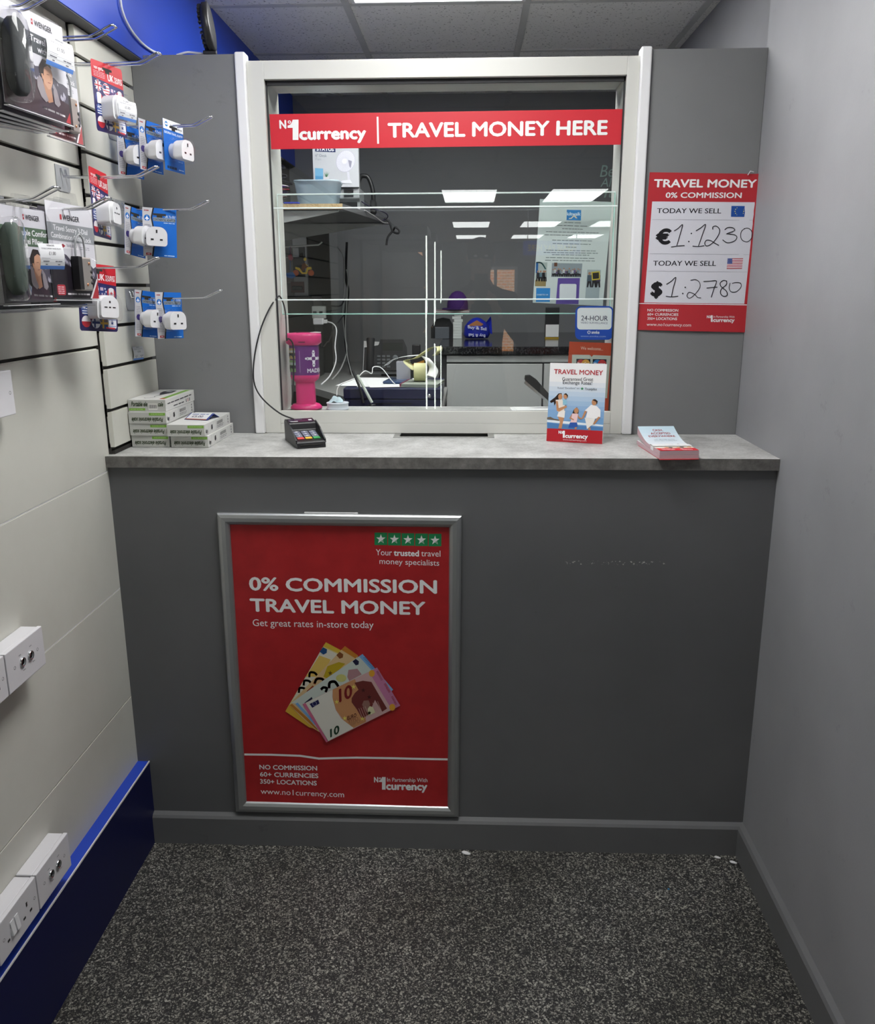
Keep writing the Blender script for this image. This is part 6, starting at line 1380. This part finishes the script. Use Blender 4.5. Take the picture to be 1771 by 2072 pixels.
m = MB(); BG = mat('royal_blue_film', (.016, .028, .36), .3); m.lathe([(.02, .001), (.052, .003), (.060, .02), (.055, .055), (.04, .075), (.02, .09), (.004, .094)], BG, n=26, sy=.6); m.add([(.030, 0, .055), (.062, .0, .10), (.066, .01, .085), (.05, .012, .03), (.07, -.005, .02)], [(0, 1, 2, 3), (3, 2, 4)], BG); m.build('bag_film', t)
def bagw(x, y, z): a = x / .056; return (.0595 * math.sin(a), -.0355 * math.cos(a) + y, z)
sh = Sheet(.11, .09, None, th=.0045, eps=.0004, warp=bagw); sh.text('Buy & Sell', (.12, .46), (.92, .58), .15, '#d8dcf0', .03, 2); sh.text('Buy & Sell', (.16, .86), (.86, .92), .14, '#c8cce8', .03, 2, 0, True); sh.flush('lettering', t)
m = MB(); m.prism([(-.045, .058), (.0, .083), (.03, .066), (.02, .058)], -.031, -.029, P('#a87048'), 'y'); m.build('orange_patch', t)
a, b = put(1105, 622, YO), put(1131, 683, YO); t = thing('phone_carton', 'slim black phone box with white lower half and yellow foot on the back counter', 'box', ((a.x + b.x) / 2, YO, CZT + .0004)); hw = (b.x - a.x) / 2; hh = a.z - CZT
m = MB(); m.box(-hw, 0, .006, hw, .03, hh, BLACK); m.build('carton', t, .003); m = MB(); m.box(-hw * .95, -.0012, .008, hw * .95, -.0003, hh * .45, PAPER); m.build('white_label', t); m = MB(); m.box(-hw, 0, 0, hw, .03, .006, P('#b8982c')); m.build('yellow_foot', t)
# wall letters
for s, u0, u1, v, cap in (('Be', 1214, 1243, 358, 24), ('All', 1215, 1243, 378, 18), ('It', 1222, 1243, 400, 18)):
    a, b = at(u0, v, 1, 2.396), at(u1, v, 1, 2.396); sh = Sheet(b.x - a.x, at(u0, v - cap, 1, 2.396).z - a.z, None, th=.002, eps=.001); sh.text(s, (0, 1), (1, 1), 1, '#b8d4cc', 0, 1, .2); o_ = sh.mb.build('wall_letters'); o_.location = ((a.x + b.x) / 2, 2.397, a.z); o_.modifiers.new('thick', 'SOLIDIFY').thickness = .002
    tag(o_, 'pale green wall letters, %s row, on the booth back wall at the right' % {'Be': 'top', 'All': 'middle', 'It': 'bottom'}[s], 'lettering')
# stapler and papers by the right of the ledge
c = at(1062, 800, 1, .50)
t = thing('stapler', 'black stapler propped open behind the show card', 'stapler', M=Matrix.Translation((at(1118, 822, 1, .47).x, .49, LZ + .0022)) @ Matrix.Rotation(.2, 4, 'Y'))
Ml = Matrix.Rotation(.25, 4, 'Y')
m = MB(); m.prism([(-.108, .028), (-.112, .040), (-.100, .048), (-.075, .044), (-.02, .022), (.03, .012), (.03, .0), (-.01, .003)], -.014, .014, BLACK, 'y', Ml); m.build('arm', t, .004); m = MB(); m.prism([(-.105, .018), (-.105, .027), (-.01, .002), (-.01, -.004)], -.008, .008, CHROME, 'y', Ml); m.build('magazine', t, .001)
m = MB(); m.box(-.015, -.015, .0, .035, .015, .012, P('#5a1c26'), Ml); m.build('hinge', t, .002)
t.location.z += .012
t2 = thing('paper_pile', 'thin pile of white papers on the ledge behind the show card', 'papers', (at(1075, 826, 1, .45).x, .455, LZ + .0003), .05); m = MB()
for i in range(3): m.box(-.06 + .006 * i, -.035, .0006 * i * 1.6, .11, .045, .0006 * i * 1.6 + .0006, PAPER, Matrix.Rotation(.03 * i, 4, 'Z'))
m.build('sheets', t2)
t.location.z = LZ + .014
# two pale strips on the ceiling over the booth
for i, (u0, v0, u1, v1) in enumerate(((625, 186, 688, 206), (650, 184, 695, 197))):
    a, b = at(u0, v0, 2, CEIL - .004), at(u1, v1, 2, CEIL - .004); d = (b - a); m = MB(); M = Matrix.Translation(a) @ Matrix.Rotation(math.atan2(d.y, d.x), 4, 'Z'); m.box(0, -.02, -.006, d.length, .02, .003, LGREY, M); tag(m.build('ceiling_strip'), ('left one of two pale strips on the booth ceiling', 'right one of two pale strips on the booth ceiling')[i], 'ceiling strip')

# ================================================================== THE SHOP BEHIND THE VIEWER (met only as reflections in the glass)
for i, (x, y) in enumerate(((.62, -3.45), (.648, -4.3), (.645, -5.9))):
    t = thing('display_cabinet', ('display cabinet with lit corner strip nearest along the shop wall behind the viewer', 'display cabinet with lit corner strip second along the shop wall behind the viewer', 'display cabinet with lit corner strip third along the shop wall behind the viewer')[i], 'cabinet', (.02, y, 0))
    m = MB(); m.box(0, -.6, 0, x - .02, -.0, .35, BLACK); m.box(0, -.6, .35, .02, 0, 1.94, BLACK); m.box(0, -.6, 1.94, x - .02, 0, 2.0, BLACK); m.build('carcass', t)
    for k_ in range(4): m = MB(); m.box(.02, -.59, .6 + .32 * k_, x - .05, -.01, .61 + .32 * k_, GLASS); m.build('glass_shelf', t)
    m = MB(); m.box(x - .032, -.014, .36, x - .022, -.004, 1.93, EM_T); m.build('led_strip', t)
t = thing('hanging_sign', 'blue hanging till sign with yellow lettering in the shop behind the viewer', 'sign', M=frame((1.87, -7.2, 1.93), PI))
m = MB(); m.box(-.33, 0, 0, .33, .03, .16, BLUEF); m.build('board', t)
sh = Sheet(.66, .16, None, th=.0005, eps=.001); sh.text('PLEASE PAY HERE', (.08, .70), (.92, .70), .42, '#e0c050', .02, 1); sh.flush('lettering', t)
m = MB()
for x in (-.28, .28): m.box(x - .004, .01, .16, x + .004, .02, CEIL - 1.93, STEEL)
m.build('hanger', t)

# the photographer, standing behind the camera
px, py = 1.0, -2.62
J = {'pelvis': (0, 0, .98, .145, .11), 'waist': (0, 0, 1.12, .14, .105), 'chest': (0, .01, 1.32, .165, .115), 'upper': (0, .01, 1.46, .15, .10), 'neck': (0, .02, 1.57, .06, .06), 'jaw': (0, .045, 1.655, .068, .08), 'head': (0, .05, 1.75, .080, .095), 'crown': (0, .04, 1.83, .062, .075)}
E_ = [('pelvis', 'waist'), ('waist', 'chest'), ('chest', 'upper'), ('upper', 'neck'), ('neck', 'jaw'), ('jaw', 'head'), ('head', 'crown')]
for s_, sd in ((1, 'l'), (-1, 'r')):
    J.update({sd + 'sh': (s_ * .195, .0, 1.48, .072, .072), sd + 'el': (s_ * .27, .10, 1.22, .047, .047), sd + 'wr': (s_ * .085, .345, 1.44, .030, .030), sd + 'pm': (s_ * .072, .395, 1.492, .036, .020),
              sd + 'hip': (s_ * .10, 0, .90, .105, .105), sd + 'kn': (s_ * .11, .02, .50, .066, .066), sd + 'an': (s_ * .115, -.02, .10, .045, .045), sd + 'to': (s_ * .13, .13, .035, .04, .032)})
    E_ += [('upper', sd + 'sh'), (sd + 'sh', sd + 'el'), (sd + 'el', sd + 'wr'), (sd + 'wr', sd + 'pm'), ('pelvis', sd + 'hip'), (sd + 'hip', sd + 'kn'), (sd + 'kn', sd + 'an'), (sd + 'an', sd + 'to')]
    for f in range(4):
        b = (s_ * .070, .408, 1.515 - .016 * f)
        L_ = (.9, 1, .95, .75)[f]
        pr_ = sd + 'pm'
        for k_, q in enumerate(((b[0] + s_ * .004, b[1] + .022 * L_, b[2] + .004), (b[0] - s_ * .018 * L_, b[1] + .038 * L_, b[2] + .006), (b[0] - s_ * .040 * L_, b[1] + .036 * L_, b[2] + .006))):
            J[f'{sd}f{f}{k_}'] = (*q, .009 - .001 * k_, .009 - .001 * k_); E_.append((pr_, f'{sd}f{f}{k_}')); pr_ = f'{sd}f{f}{k_}'
    pr_ = sd + 'pm'
    for k_, q in enumerate(((s_ * .060, .378, 1.520), (s_ * .042, .372, 1.538), (s_ * .022, .374, 1.545))): J[f'{sd}t{k_}'] = (*q, .0105 - .001 * k_, .0105 - .001 * k_); E_.append((pr_, f'{sd}t{k_}')); pr_ = f'{sd}t{k_}'
ks = list(J); me = bpy.data.meshes.new('person'); me.from_pydata([(J[k][0] + px, J[k][1] + py, J[k][2]) for k in ks], [(ks.index(a), ks.index(b)) for a, b in E_], []); ob = bpy.data.objects.new('person', me); COL.objects.link(ob)
md = ob.modifiers.new('skin', 'SKIN'); md.use_smooth_shade = True
if not me.skin_vertices: me.skin_vertices.new()
for i, k in enumerate(ks): me.skin_vertices[0].data[i].radius = J[k][3:5]
me.skin_vertices[0].data[0].use_root = True
ob.modifiers.new('subsurf', 'SUBSURF').levels = 1; ob.modifiers['subsurf'].render_levels = 1
dg = bpy.context.evaluated_depsgraph_get(); ev = ob.evaluated_get(dg); nm = bpy.data.meshes.new_from_object(ev)
ob.modifiers.clear(); ob.data = nm; nm.name = 'person'
SKN = mat('skin_tone', (.42, .24, .17), .5); DRK = mat('dark_navy_clothes', (.012, .014, .022), .85)
nm.materials.clear(); nm.materials.append(DRK); nm.materials.append(SKN)
for p_ in nm.polygons:
    c = p_.center - Vector((px, py, 0)); p_.material_index = 1 if (c.z > 1.585 and abs(c.x) < .14 and c.y < .2) or (c.y > .33 and c.z > 1.38) else 0; p_.use_smooth = True
tag(ob, 'person in dark clothes taking the photo, seen only as a dark reflection in the glass', 'person')
m = MB(); m.lathe([(.088, -.03), (.092, .02), (.085, .06), (.06, .09), (.02, .104), (.001, .105)], mat('dark_hair', (.02, .015, .012), .8), (px, py + .035, 1.765), 24, .95, 1.12); m.build('hair', ob)
m = MB(); m.ball((px, py + .150, 1.725), (.013, .02, .018), SKN, 12)
for s_ in (-1, 1): m.ball((px + s_ * .033, py + .138, 1.752), (.012, .006, .007), PAPER, 10); m.ball((px + s_ * .084, py + .045, 1.735), (.010, .02, .03), SKN, 12)
m.box(px - .024, py + .128, 1.683, px + .024, py + .1345, 1.689, mat('lips', (.30, .10, .09), .5)); m.build('face', ob)
m = MB(); m.box(px - .14 + .063, py + .386, 1.485, px - .063 + .14, py + .3945, 1.580, BLACK) if 0 else m.box(px - .040, py + .410, 1.478, px + .040, py + .4185, 1.640, BLACK)
tag(m.build('camera_phone', None, .003), 'black phone held up in both hands of the reflected photographer', 'phone')

# dark upright in the booth corner
a, b = at(627, 640, 1, 1.78), at(664, 480, 1, 1.78)
t = thing('corner_board', 'dark upright board in the booth corner behind the hanging cables', 'board', ((a.x + b.x) / 2, 1.79, DZ + .0005)); hw = (b.x - a.x) / 2; m = MB(); m.box(-hw, 0, 0, hw, .02, b.z - DZ + .2, mat('near_black_board', (.018, .018, .02), .6)); m.build('board_face', t); m = MB(); m.box(-hw - .004, -.004, 0, -hw, .024, b.z - DZ + .2, DGREY); m.build('edge_strip', t)
